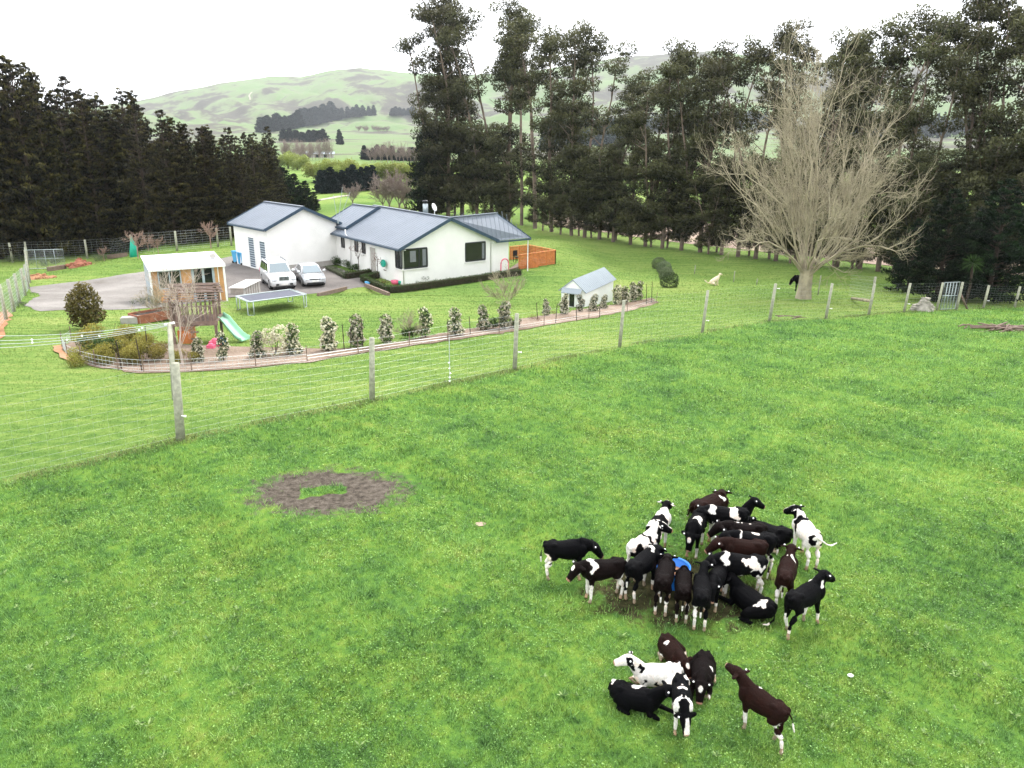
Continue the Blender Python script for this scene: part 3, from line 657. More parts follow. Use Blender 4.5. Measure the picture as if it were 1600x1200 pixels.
# rear wing seen over the main roof
ra = Zp(552, 319.5, HZR); rb_ = Zp(590, 324, HZR); rs = (ra - rb_); Lr = math.hypot(rs.x, rs.y); rs = rs / Lr; rf_ = Vector((rs.y, -rs.x, 0)); Wr = 6.6
Or = rb_ - rf_ * (Wr / 2)
gable_block(house, (Or.x, Or.y), (rf_.x, rf_.y), (rs.x, rs.y), Wr, Lr, HZR - .45 * Wr / 2, HZR, ZB)
# flue, dish, vent
g1 = Zp(665, 334, HZR - .1) - hl
fl = MB().tube([g1, g1 + Vector((0, 0, .8))], .22, 12).build('flue', MAT['galv'], hroof, True)
MB().tube([g1 + Vector((0, 0, .82)), g1 + Vector((0, 0, .95))], .12, 12).tube([g1 + Vector((0, 0, .95)), g1 + Vector((0, 0, 1.08))], [.26, .2], 12).build('flue_cowl', MAT['frame_dark'], fl, True)
g2 = Zp(679, 336, HZR - .1) - hl
ds = MB(); Mr = Matrix.Rotation(1.15, 3, 'Z') @ Matrix.Rotation(1.2, 3, 'X')
ds.ell(g2 + Vector((0, 0, .62)), (.34, .34, .05), Mr, 14, 8).tube([g2, g2 + Vector((0, .1, .6))], .03, 6); ds.build('satellite_dish', MAT['plastic_white'], hroof, True)
vA, zA = lef(549, 384); vp = Vector((OlL[0] + s_[0] * vA - f_[0] * .12, OlL[1] + s_[1] * vA - f_[1] * .12, 0))
MB().tube([vp + Vector((0, 0, .1)), vp + Vector((0, 0, 2.5)), vp + Vector((-f_[0] * .35, -f_[1] * .35, 3.0)), vp + Vector((-f_[0] * .35, -f_[1] * .35, 3.35))], .05, 8).build('vent_pipe', MAT['plastic_white'], house, True)
# aerial on the rear roof
g3 = Zp(528, 350, HZR - 1.) - hl; an = MB()
for px, py in ((535, 292), (521, 305), (547, 300)):
    e = Vector(ray(px, py)); e = e * ((g3.y + hl.y) / e.y) + Vector((0, 0, CH)) - hl; an.tube([g3, e], .02, 5)
an.build('aerial', MAT['galv'], hroof)
for (a_, b_) in ((OV + .06, OV), (HW - OV - .1, OV)):
    q0 = Ph(a_, b_ - .06, ZB); MB().tube([q0, Ph(a_, b_ - .06, HZE - .15), Ph(a_, .0, HZE - .1)], .04, 7).build('downpipe', MAT['white'], house, True)
def curtain(win, O, D, u0, u1, z0, z1, nrm, m='curtain'):
    D = Vector((D[0], D[1], 0)).normalized(); nn_ = Vector(nrm).normalized(); P = lambda u, z: Vector((O[0], O[1], 0)) + D * u + Vector((0, 0, z)) + nn_ * .026
    MB().slab([P(u0, z0), P(u1, z0), P(u1, z1), P(u0, z1)], .004, nn_).build('curtain', MAT[m], win)
zt1 = -1.12 - ZB; zt0 = z0b - ZB
curtain(house, OfL, f_, u1 * .42, u1 * .62, zt0 + .45, zt1 - .15, nf); curtain(house, OfL, f_, u1 * .84, u1 * .96, zt0 + .1, zt1 - .1, nf); curtain(house, OfL, f_, ub - .32, ub - .1, zb_ - ZB + .1, za - ZB - .1, nf)
curtain(house, OlL, s_, .6, max(v1, 1.3) - .75, zt0 + .1, zt1 - .1, nl)
# --- garage
ga_y = .78; gf = (math.cos(ga_y), math.sin(ga_y)); gs = (-gf[1], gf[0]); GO = (-20.0, 62.5); GW, GL = 7.17, 6.55
garage = empty('garage', (GO[0], GO[1], ZB), 0, 'tall white garage with a blue grey gable roof and two slatted doors', 'garage')
gable_block(garage, GO, gf, gs, GW, GL, -.24, 1.34, ZB, .32)
Ogl = (GO[0] + gf[0] * .32, GO[1] + gf[1] * .32); gl = garage.location
def gle(px, py): return WP(px, py, Ogl, gs)
for xa, xb, y0_, y1_ in ((389.5, 398.5, 371, 410), (406.5, 415.5, 377, 412)):
    a_, _ = gle(xb, 390); b_, _ = gle(xa, 390); zt_ = gle((xa + xb) / 2, y0_)[1]
    frame_open(garage, (Ogl[0] - gl.x, Ogl[1] - gl.y), gs, a_, b_, .08, min(zt_ - ZB, 3.0), (-gf[0], -gf[1], 0), 'roller_door', fm='white', gm='roller', sill=False)
Ogf = Vector((GO[0] + gs[0] * .32, GO[1] + gs[1] * .32, 0)) - Vector((gl.x, gl.y, 0)); n3 = Vector((-gs[0], -gs[1], 0)); g3_ = Vector((gf[0], gf[1], 0))
MB().bar(Ogf + g3_ * .3 + n3 * .03 + Vector((0, 0, .22)), Ogf + g3_ * (GW - .3) + n3 * .03 + Vector((0, 0, .22)), .09, .44).build('plinth', MAT['concrete'], garage)
for k in range(3):
    a = G((378, 385, 372)[k], (413, 414, 411)[k])
    bn = empty('wheelie_bin', (a.x, a.y, ZB + .04 if False else zf(a.x, a.y) + .02), .5 + k, ('light blue lidded bin at the garage corner, middle of the three', 'light blue lidded bin nearest the garage doors', 'light blue lidded bin farthest left against the garage corner')[k], 'bin', 'blue bins at the garage corner')
    MB().add([(-.27, -.3, .08), (.27, -.3, .08), (.27, .28, .08), (-.27, .28, .08), (-.33, -.38, 1.0), (.33, -.38, 1.0), (.33, .36, 1.0), (-.33, .36, 1.0)], [(0, 1, 5, 4), (1, 2, 6, 5), (2, 3, 7, 6), (3, 0, 4, 7), (4, 5, 6, 7), (3, 2, 1, 0)]).build('bin_body', MAT['blue_light'], bn, bevel=.02)
    MB().box((0, 0, 1.04), (.7, .8, .07)).build('lid', MAT['blue_light'], bn, bevel=.02)
    for sx in (-1, 1): MB().tube([(sx * .24, .3, .1), (sx * .3, .3, .1)], .1, 10).build('wheel', MAT['black'], bn)
# --- sleepout cabin
cA = G(241, 474); cB = G(353, 470); cd_ = Vector((cB.x - cA.x, cB.y - cA.y, 0)); cy = math.atan2(cd_.y, cd_.x); cW = cd_.length; cz = min(cA.z, cB.z) - .15; cD = 2.9
cabin = empty('garden_cabin', (cA.x, cA.y, cz), cy, 'small orange timber cabin with a white sloping roof on the gravel drive', 'cabin')
ht = (zf(cA.x, cA.y) - cz) + 2.05
MB().add([(0, 0, 0), (cW, 0, 0), (cW, cD, 0), (0, cD, 0), (0, 0, ht), (cW, 0, ht), (cW, cD, ht + .28), (0, cD, ht + .28)], [(0, 1, 5, 4), (1, 2, 6, 5), (2, 3, 7, 6), (3, 0, 4, 7), (4, 5, 6, 7), (3, 2, 1, 0)]).build('wall', MAT['ply'], cabin)
rf = MB(); rr = MB(); roof_planes(rf, rr, [(-.12, -.35, ht + .02), (cW + .12, -.35, ht + .02), (cW + .12, cD + .15, ht + .36), (-.12, cD + .15, ht + .36)], rib=.3)
r_ = rf.build('roof', MAT['roof_white'], cabin); rr.build('roof_rib', MAT['roof_white'], r_, fix=False)['kind'] = 'stuff'
MB().bar((-.12, -.38, ht - .04), (cW + .12, -.38, ht - .04), .04, .16).build('fascia', MAT['white'], cabin)
for x0 in (-.04, cW + .04):
    MB().bar((x0, -.2, 0), (x0, -.2, ht), .1).build('corner_post', MAT['white'], cabin)
MB().slab([(-.03, -.15, .05), (-.03, cD, .05), (-.03, cD, ht + .2), (-.03, -.15, ht)], .03, (-1, 0, 0)).build('side_panel', MAT['frame_grey'], cabin)
fo = lambda *a, **k: frame_open(cabin, (0, 0), (1, 0), *a, nrm=(0, -1, 0), **k)
fo(cW * .10, cW * .40, ht * .50, ht * .92, fm='frame_grey', fw=.07, sill=False, mulls=(.5,))
fo(cW * .57, cW * .86, ht * .10, ht * .95, name='door', fm='frame_grey', mulls=(.5,), sill=False, fw=.14)
for u in (.05, .43, .5, .93): MB().bar((cW * u, -.015, .1), (cW * u, -.015, ht - .05), .05, .03).build('batten', MAT['white'] if u > .9 else MAT['ply'], cabin)
MB().box((cW * .72, -.5, .12), (1.9, .9, .24)).build('door_step', MAT['timber'], cabin)
vt = MB().box((cW * .93, 1.2, ht + .35), (.3, .3, .22)); vt.build('roof_vent', MAT['concrete'], cabin)
# --- white playhouse shed
sA = G(912, 480); sB = G(957, 470); sC = G(886, 464)
sy = math.atan2(sB.y - sA.y, sB.x - sA.x); sW = math.hypot(sB.x - sA.x, sB.y - sA.y)
shed = empty('playhouse', (sA.x, sA.y, min(sA.z, sB.z) - .1), sy, 'small white playhouse with a pale green roof behind the camellias', 'playhouse')
sD = 1.45; hw, hr = 1.58, 2.15; sL = sW
MB().add([(0, 0, 0), (sL, 0, 0), (sL, sD, 0), (0, sD, 0), (0, 0, hw), (sL, 0, hw), (sL, sD, hw), (0, sD, hw), (0, sD / 2, hr), (sL, sD / 2, hr)], [(0, 1, 5, 4), (1, 2, 6, 9, 5), (2, 3, 7, 6), (3, 0, 4, 8, 7), (4, 5, 9, 8), (6, 7, 8, 9), (3, 2, 1, 0)]).build('wall', MAT['white'], shed)
rf = MB(); rr = MB(); roof_planes(rf, rr, [(-.06, -.16, hw - .1), (sL + .12, -.16, hw - .1), (sL + .12, sD / 2, hr + .05), (-.06, sD / 2, hr + .05)], .04, .2)
roof_planes(rf, rr, [(sL + .12, sD + .16, hw - .1), (-.06, sD + .16, hw - .1), (-.06, sD / 2 + .001, hr + .05), (sL + .12, sD / 2 + .001, hr + .05)], .04, .2)
r_ = rf.build('roof', MAT['roof_pale'], shed); rr.build('roof_rib', MAT['roof_pale'], r_, fix=False)['kind'] = 'stuff'
for i in range(1, 12): pass
cl_ = MB()
for i in range(1, int(sL / .15)): cl_.bar((i * .15, -.008, .05), (i * .15, -.008, hw - .05), .012, .016)
cl_.build('cladding_batten', MAT['white'], shed, fix=False)
frame_open(shed, (0, 0), (0, 1), .55, .95, .55, 1.5, (-1, 0, 0), fm='white', sill=False, fw=.05)
MB().slab([(-.28, .2, .1), (0, .2, .1), (0, sD - .2, .1), (-.28, sD - .2, .1)], .1).build('porch_floor', MAT['timber'], shed)
for yy_ in (.25, sD - .25): MB().bar((-.25, yy_, 0), (-.25, yy_, hw - .1), .07).build('porch_post', MAT['white'], shed)
MB().slab([(-.32, .1, hw - .14), (-.1, .1, hw + .12), (-.1, sD - .1, hw + .12), (-.32, sD - .1, hw - .14)], .04).build('porch_roof', MAT['roof_pale'], shed)
MB().bar((-.25, .3, .6), (-.25, sD - .3, .6), .05).build('porch_rail', MAT['white'], shed)
# --- deck with orange slatted screen
DP = [Zp(797, 386, -2.62), Zp(826, 383, -2.62), Zp(868, 391.5, -2.62), Zp(811, 399, -2.62)]
deck = empty('timber_deck', Vector((DP[3].x, DP[3].y, ZB)), 0, 'orange stained timber deck with slatted screen walls at the right of the house', 'deck'); dl = deck.location
zg = -3.95; bb = [Vector((p.x, p.y, zg)) - dl for p in DP]; tt = [Vector((p.x, p.y, -2.62)) - dl for p in DP]
h0 = Vector((Q(WU, OV + .1, 0).x, Q(WU, OV + .1, 0).y, 0)) + hl - dl; h0.z = 0
dm_ = MB(); dm_.slab([Vector((p.x, p.y, .22)) for p in (h0, tt[3], tt[2], tt[1])], .35); dm_.build('deck_floor', MAT['timber'], deck)
for i, (a, b) in enumerate(((3, 2), (2, 1), (1, 0))):
    A, B = tt[a], tt[b]; d = (B - A); n = max(2, int(d.length / .9)); sm = MB(); hgt_ = 1.28
    for k in range(9): z = -k * .145 - .1; sm.bar(A + Vector((0, 0, z)), B + Vector((0, 0, z)), .025, .125)
    sm.build('screen_panel', MAT['cedar'], deck)
    for k in range(n + 1):
        p = lerp(A, B, k / n); MB().bar(p + Vector((0, 0, -1.5)), p + Vector((0, 0, .02)), .09).build('post', MAT['cedar'], deck)
    MB().bar(A + Vector((0, 0, .04)), B + Vector((0, 0, .04)), .14, .04).build('cap_rail', MAT['cedar'], deck)
ga_, gb_ = Zp(823, 421, ZB - .1), Zp(841, 419, ZB - .1)
lp = empty('loose_screen_panel', ga_, 0, 'loose orange slatted timber panel leaning against the deck screen', 'panel'); d = gb_ - ga_; sm = MB()
for k in range(9): sm.bar(Vector((0, 0, .1 + k * .135)) + Vector((.0, .03 * k, 0)), d + Vector((0, 0, .1 + k * .135)) + Vector((0, .03 * k, 0)), .025, .12)
sm.build('slats', MAT['cedar'], lp)
for u in (.03, .97): MB().bar(d * u + Vector((0, -.03, .02)), d * u + Vector((0, .24, 1.25)), .07, .05).build('panel_stile', MAT['cedar'], lp)
ch = Zp(807, 409, ZB + .25); tb = empty('deck_chair', (ch.x, ch.y, ZB + .24), .6, 'small dark chair on the deck boards beside the house wall', 'chair')
MB().box((0, 0, .44), (.45, .45, .05)).build('seat', MAT['black'], tb); MB().box((0, .22, .75), (.45, .04, .5)).build('backrest', MAT['black'], tb)
for i in (-1, 1):
    for j in (-1, 1): MB().bar((i * .19, j * .19, 0), (i * .19, j * .19, .42), .04).build('leg', MAT['black'], tb)

# ------------------------------------------------------------------ trees
TMPL = []
def tree_root(name): 
    o = empty(name, (0, 0, 0)); TMPL.append(o); return o
def tubes_np(segs, n=4):
    """segs: list of (p0,p1,r0,r1) -> V,F"""
    A = np.array([s[0] for s in segs], float); B = np.array([s[1] for s in segs], float); ra = np.array([s[2] for s in segs]); rb = np.array([s[3] for s in segs])
    d = unit(B - A); ref = np.where(np.abs(d[:, 2:3]) < .9, [[0, 0, 1.]], [[1., 0, 0]]); u = unit(np.cross(d, ref)); v = np.cross(d, u)
    k = np.arange(n) * 2 * np.pi / n; c, s = np.cos(k), np.sin(k)
    ring = u[:, None, :] * c[None, :, None] + v[:, None, :] * s[None, :, None]
    V = np.concatenate([A[:, None] + ring * ra[:, None, None], B[:, None] + ring * rb[:, None, None]], 1).reshape(-1, 3)
    b = np.arange(len(A))[:, None] * 2 * n; i = np.arange(n)[None, :]; j = (i + 1) % n
    Fq = np.stack([b + i, b + j, b + n + j, b + n + i], -1).reshape(-1, 4); return V, Fq
def pine(seed, Hh=17., R=3.4, name='pine_tree', mat='leaf_pine', dens=1., sparse_top=True, leaf=.36):
    r = np.random.default_rng(seed); root = tree_root(name); C = []; segs = [((0, 0, -.3), (0, 0, Hh * .5), .26, .17), ((0, 0, Hh * .5), (0, 0, Hh * .97), .17, .03)]
    z = .5; cs = []
    while z < Hh * .985:
        t = z / Hh; rad = R * (1 - t) ** .8 * (.8 + .4 * r.random()) * (1 if t > .12 else .8) + .10; nb = int(r.integers(4, 7))
        a0 = r.random() * 6.28
        for k in range(nb):
            a = a0 + k * 6.283 / nb + r.normal() * .25; L_ = rad * r.uniform(.6, 1.15); rise = .12 + .75 * t
            tip = np.array([math.cos(a) * L_, math.sin(a) * L_, z + L_ * rise * r.uniform(.5, 1.2)]); segs.append(((0, 0, z), tuple(tip), .05, .015))
            m_ = max(1, int(L_ / .5))
            for q in range(m_):
                f = .35 + .65 * (q + 1) / m_; c = np.array([0, 0, z]) * (1 - f) + tip * f + r.normal(size=3) * .12
                cs.append((c, .16 + .22 * (1 - t) ** .5 + .24 * (1 - t) * r.random(), a))
        z += Hh * .033 * r.uniform(.75, 1.3)
    P = []; S = []; T = []; AX = []
    for c, s, a in cs:
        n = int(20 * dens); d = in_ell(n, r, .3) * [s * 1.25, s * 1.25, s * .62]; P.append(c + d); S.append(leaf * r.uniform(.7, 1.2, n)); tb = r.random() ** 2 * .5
        T.append(np.clip(tb + .3 * d[:, 2] / (s * .62) + .12 * r.random(n), 0, 1) ** 1.3); ax = np.array([math.cos(a) * .6, math.sin(a) * .6, .8]); AX.append(np.tile(ax, (n, 1)))  # tint rises towards each clump's top: highlights painted into the foliage
    P = np.concatenate(P); S = np.concatenate(S); T = np.concatenate(T); AX = unit(np.concatenate(AX))
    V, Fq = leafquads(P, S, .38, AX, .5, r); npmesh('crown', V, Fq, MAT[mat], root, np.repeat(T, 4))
    V, Fq = tubes_np(segs, 5); npmesh('trunk', V, Fq, MAT['bark_dark'], root, smooth=True); return root
def euc(seed, Hh=26., spread=3.2, low=.9, lean=.02, fork=.35, tall_gap=True):
    r = np.random.default_rng(seed); root = tree_root('gum_tree'); segs = []; clumps = []
    def trunk(p, d, L_, rad, n, kink=.06):
        pts = [np.array(p, float)]; d = np.array(d, float)
        for i in range(n): d = d + r.normal(size=3) * kink; d /= np.linalg.norm(d); pts.append(pts[-1] + d * L_ / n)
        rs = np.linspace(rad[0], rad[1], n + 1)
        for i in range(n): segs.append((tuple(pts[i]), tuple(pts[i + 1]), rs[i], rs[i + 1]))
        return pts, d
    R0 = .010 * Hh; hf = Hh * fork * r.uniform(.7, 1.2)
    base, d0 = trunk((0, 0, -.3), (r.normal() * lean, r.normal() * lean, 1), hf, (R0, R0 * .7), 5, .02)
    stems = r.integers(1, 4) if fork < .5 else 1
    for k in range(stems):
        a = r.random() * 6.28; sp = .0 if stems == 1 else .12 + .08 * r.random()
        sd_, dd = trunk(base[-1], (d0[0] + math.cos(a) * sp, d0[1] + math.sin(a) * sp, 1), (Hh * .96 - hf) * r.uniform(.82, 1.0), (R0 * (.62 if stems > 1 else .7), .05), 9, .045)
        clumps.append((sd_[-1], r.uniform(1.1, 1.6), 0)); N = len(sd_)
        for i in range(2, N):
            tt = sd_[i][2] / Hh
            for q in range(int(r.integers(1, 4))):
                a = r.random() * 6.28; L_ = spread * r.uniform(.35, .85) * (1.15 - .55 * tt); e = np.array([math.cos(a) * L_, math.sin(a) * L_, L_ * r.uniform(.7, 1.5)])
                br, bd = trunk(sd_[i], e, np.linalg.norm(e), (.09 * (1.2 - tt), .02), 4, .12)
                if r.random() < .9: clumps.append((br[-1], r.uniform(.8, 1.45) * (1.15 - .15 * tt), 0))
                if r.random() < .5: clumps.append((br[2] + r.normal(size=3) * .4, r.uniform(.6, 1.0), 0))
    nl = int(32 * low)
    for k in range(nl):                                   # lower epicormic growth
        z = Hh * (.10 + .34 * r.random() ** 1.15); a = r.random() * 6.28; L_ = spread * r.uniform(.15, .85) * (.6 + .7 * r.random())
        c = np.array([math.cos(a) * L_, math.sin(a) * L_, z]); clumps.append((c, r.uniform(.9, 1.7), 1)); segs.append(((c[0] * .1, c[1] * .1, max(z - L_ * .8, .5)), tuple(c), .05, .015))
    P = []; S = []; T = []
    for c, s, lo in clumps:
        n = int(215 * s * s); d = in_ell(n, r, .35); d[:, 2] = np.where(d[:, 2] < 0, d[:, 2] * .75, d[:, 2]); dd = d * [s, s, s * .82]
        keep = r.random(n) < .45 + .55 * (np.sin(d[:, 0] * 5 + c[0] * 3) * np.sin(d[:, 1] * 5 + c[1]) * np.sin(d[:, 2] * 4 + c[2]) > -.17)
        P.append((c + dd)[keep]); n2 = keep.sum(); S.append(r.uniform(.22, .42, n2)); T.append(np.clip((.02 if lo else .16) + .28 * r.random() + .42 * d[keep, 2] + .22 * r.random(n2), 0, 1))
    P = np.concatenate(P); S = np.concatenate(S); T = np.concatenate(T)
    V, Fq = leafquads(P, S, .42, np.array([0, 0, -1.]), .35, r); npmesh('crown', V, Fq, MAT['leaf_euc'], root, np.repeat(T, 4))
    V, Fq = tubes_np(segs, 7); npmesh('trunk', V, Fq, MAT['bark_euc'], root, smooth=True); return root
def bare(name, seed, Hh, mat, levels=5, trunkr=.5, trunkh=1.6, stems=9, open_=.75, twig=.008, nb=(3, 5), flat=0., ratio=.62, l0=.33, side=(1, 3), thin=1., trop=.05, kink=1.):
    r = np.random.default_rng(seed); root = tree_root(name); segs = []
    def grow(p, d, L_, rad, lev):
        n = 3 if lev > 0 else 2; q = p
        for i in range(n):
            d = d + r.normal(size=3) * (.07 + .03 * (5 - lev)) * kink + np.array([0, 0, trop]); d /= np.linalg.norm(d); q2 = q + d * L_ / n
            segs.append((tuple(q), tuple(q2), rad * (1 - .35 * i / n), rad * (1 - .35 * (i + 1) / n)))
            q = q2
            if lev > 0 and (i < n - 1):
                for _ in range(int(r.integers(*side))):
                    e = d + unit(r.normal(size=(1, 3)))[0] * .62; e[2] += .1; grow(q, e / np.linalg.norm(e), L_ * ratio * r.uniform(.6, 1), max(rad * .42, twig), lev - 1)
        if lev > 0:
            for _ in range(int(r.integers(*nb)) - 1):
                e = d + unit(r.normal(size=(1, 3)))[0] * .42; grow(q, e / np.linalg.norm(e), L_ * ratio * r.uniform(.75, 1.1), max(rad * .52, twig), lev - 1)
    segs.append(((0, 0, -.3), (0, 0, trunkh * .35), trunkr * 1.35, trunkr)); segs.append(((0, 0, trunkh * .35), (.05, 0, trunkh), trunkr, trunkr * .95))
    for k in range(stems):
        a = k * 2.4 + r.random() * .5; sp = open_ * ((k + .5) / stems) ** .55; d = np.array([math.cos(a) * sp, math.sin(a) * sp, 1.0 - .45 * sp]); d /= np.linalg.norm(d)
        p = np.array([math.cos(a) * trunkr * .5, math.sin(a) * trunkr * .5, trunkh * r.uniform(.7, 1.0)]); grow(p, d, Hh * l0 * r.uniform(.8, 1.1) * (1.15 - .33 * sp), trunkr * r.uniform(.25, .42) * thin, levels - 1)
    V, Fq = tubes_np(segs, 5 if levels < 5 else 4); npmesh('branches' if False else 'trunk', V, Fq, MAT[mat], root, smooth=True); return root
def bush(name, seed, clumps, mat, leaf, dens, aspect=.5, flowers=None, stem=None, stem_mat='bark_dark', surf=.45, fsize=.07, fmat='blossom'):
    """clumps: (centre, radii)"""
    r = np.random.default_rng(seed); root = tree_root(name); P = []; T = []; FPp = []
    for c, rad in clumps:
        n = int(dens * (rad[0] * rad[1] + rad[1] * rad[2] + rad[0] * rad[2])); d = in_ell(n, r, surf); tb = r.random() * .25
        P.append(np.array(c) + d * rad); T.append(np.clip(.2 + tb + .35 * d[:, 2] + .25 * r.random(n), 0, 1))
        if flowers:
            n = int(flowers * (rad[0] * rad[1] + rad[1] * rad[2] + rad[0] * rad[2])); d = unit(r.normal(size=(n, 3))) * r.uniform(.85, 1.06, (n, 1)); FPp.append(np.array(c) + d * rad)
    P = np.concatenate(P); T = np.concatenate(T); P[:, 2] = np.maximum(P[:, 2], .01)
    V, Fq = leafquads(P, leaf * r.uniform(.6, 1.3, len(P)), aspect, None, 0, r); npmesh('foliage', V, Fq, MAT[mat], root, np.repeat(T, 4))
    if flowers:
        Q_ = np.concatenate(FPp); Q_ = Q_[Q_[:, 2] > .05]; Q_ = np.repeat(Q_, 4, 0); V, Fq = leafquads(Q_, fsize * r.uniform(.6, 1.3, len(Q_)), .9, None, 0, r)
        npmesh('blossom', V, Fq, MAT[fmat], root, np.repeat(r.random(len(Q_)), 4))['kind'] = 'stuff'
    if stem:
        V, Fq = tubes_np(stem, 5); npmesh('stem', V, Fq, MAT[stem_mat], root, smooth=True)
    return root
def place(t, px=None, py=None, at_=None, rz=None, s=1., label=None, cat=None, group=None, sz=None):
    g = at_ if at_ is not None else G(px, py)
    o = copy_tree(t, None, (g[0], g[1], zf(g[0], g[1]) - .03), rnd.uniform(0, 6.28) if rz is None else rz, (s, s, sz or s), label, group)
    if cat: o['category'] = cat
    return o
ORD = 'first second third fourth fifth sixth seventh eighth ninth tenth eleventh twelfth thirteenth fourteenth fifteenth sixteenth seventeenth eighteenth nineteenth twentieth'.split()
ORD += ['twenty-' + o for o in ORD[:9]] + ['thirtieth'] + ['thirty-' + o for o in ORD[:9]]
# --- pine wood on the left
pv = [pine(10 + i, 17, 3.3 + .25 * i) for i in range(5)]
mv = [pine(30 + i, 9, 3.0, mat='leaf_macro', dens=1.1, name='pine_tree', leaf=.42) for i in range(2)]
front = [(-60, 411, 108), (-25, 410, 112), (6, 409, 118), (34, 408, 82), (62, 406, 96), (92, 404, 118), (122, 402, 138), (152, 401, 140), (180, 398, 146), (205, 396, 138), (230, 394, 156), (255, 391, 170), (278, 388, 182), (300, 385, 186), (322, 382, 196), (345, 379, 204), (368, 374, 196), (388, 366, 208), (405, 358, 204), (420, 350, 214)]
for i, (px, py, ty) in enumerate(front):
    g = G(px, py - 4); hh = max(HG(px, ty, g), 6); back = rnd.uniform(0, 2.5); g = Vector((g.x + rnd.uniform(-.5, .5), g.y + back, 0))
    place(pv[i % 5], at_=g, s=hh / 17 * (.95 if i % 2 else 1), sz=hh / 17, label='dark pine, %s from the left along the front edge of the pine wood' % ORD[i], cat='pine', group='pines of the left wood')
k = 0
for row in (1, 2, 3):
    for i, (px, py, ty) in enumerate(front[:-1]):
        g = G(px, py - 4); h0 = HG(px, ty + 14 - 2 * row, g); u = Vector((g.x, g.y, 0)).normalized(); g2 = Vector((g.x, g.y, 0)) + u * (5.0 * row + rnd.uniform(-1, 1)) + Vector((rnd.uniform(1, 4), 0, 0))
        hh = h0 * (1 + .015 * row) * rnd.uniform(.86, 1.06)
        if rnd.random() < .88: place(pv[(i + row) % 5], at_=g2, s=max(hh, 6) / 17, label='dark pine standing deeper inside the wood behind the front row', cat='pine', group='pines deeper inside the left wood')
for i, (px, py, ty) in enumerate(((428, 336, 250), (447, 333, 262), (463, 330, 272), (479, 330, 283), (492, 330, 300), (410, 345, 244), (385, 352, 250))):
    g = G(px, py); hh = HG(px, ty, g)
    place(mv[i % 2], at_=g, s=hh / 9 * 1.1, sz=hh / 9, label='lower bright green conifer, %s from the %s of the clump behind the garage' % (ORD[i] if i < 5 else ORD[i - 5], 'left' if i < 5 else 'rear left'), cat='conifer', group='green conifers behind the garage')
# --- gum tree shelterbelt
ev = [euc(50 + i, 26, 3.1 + .3 * (i % 3), low=[1, .8, 1.1, .9, 1.0, .7][i], fork=[.3, .2, .4, .25, .35, .3][i]) for i in range(6)]
ep = euc(61, 26, 2.6, low=.15, fork=.6)
tr_ = [(676, 338, 30), (700, 340, -6), (722, 338, -12), (745, 342, 8), (768, 343, 6), (792, 346, 14), (815, 352, 62), (836, 357, 22), (862, 362, 30), (893, 368, 40), (913, 371, 52), (936, 374, 56), (958, 378, 92), (985, 382, 128), (1008, 385, 112), (1034, 388, 56), (1064, 391, 60), (1094, 394, 82), (1127, 398, 62), (1153, 401, 50), (1180, 404, 40), (1212, 408, 50), (1243, 411, 64), (1276, 414, 40), (1307, 417, 26), (1343, 420, 28), (1372, 424, 18), (1402, 428, 12), (1440, 431, 28), (1484, 436, -8), (1528, 440, -14), (1572, 444, -10), (1618, 448, 0), (1665, 452, -20)]
for i, (px, py, ty) in enumerate(tr_):
    g = G(px, py); hh = HG(px, ty, g) * 1.02; t = ep if px in (815, 836) else ev[(i * 5 + i // 4) % 6]
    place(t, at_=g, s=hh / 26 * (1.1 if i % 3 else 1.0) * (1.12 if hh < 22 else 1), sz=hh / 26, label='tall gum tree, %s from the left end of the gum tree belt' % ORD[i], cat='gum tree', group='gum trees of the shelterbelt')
    if i < len(tr_) - 1 and i % 1 == 0:
        a = tr_[i + 1]; qx, qy = (px + a[0]) / 2 + rnd.uniform(-4, 4), (py + a[1]) / 2 + .5
        g = G(qx, qy); g = Vector((g.x + rnd.uniform(-.6, .6), g.y + rnd.uniform(-1, 3.5), 0)); hh = HG(px, rnd.uniform(215, 262), g)
        place(ev[(i + 2) % 6], at_=g, s=hh / 26 * 1.35, sz=hh / 26, label='short bushy gum tree filling the gap between tall trunks, %s from the left' % ORD[i], cat='gum tree', group='short gum trees between the tall trunks')
# dark conifers: one behind the house, the big one at right
mc = pine(71, 9, 3.2, mat='leaf_macro', dens=1.5, name='conifer_tree')
g = G(672, 338); place(mc, at_=g, s=HG(672, 196, g) / 9 * .9, sz=HG(672, 196, g) / 9, label='dark spreading conifer at the left foot of the gum tree belt behind the house', cat='conifer')
cdr = pine(72, 11, 4.6, mat='leaf_macro', dens=2.2, name='conifer_tree', leaf=.3)
for (px, py, ty, sx), lb in zip(((1505, 478, 300, 1.0), (1590, 480, 285, 1.1), (1452, 462, 345, .9), (1560, 474, 330, 1.)), ('large dark drooping conifer behind the metal gate', 'dark drooping conifer at the right edge of the photo', 'small leftmost drooping conifer beside the stone pile', 'lower dark conifer between the two large ones at right')):
    g = G(px, py); g = Vector((g.x, g.y + 3.2, 0)); hh = HG(px, ty, g); place(cdr, at_=g, s=hh / 11 * sx, sz=hh / 11, label=lb, cat='conifer')
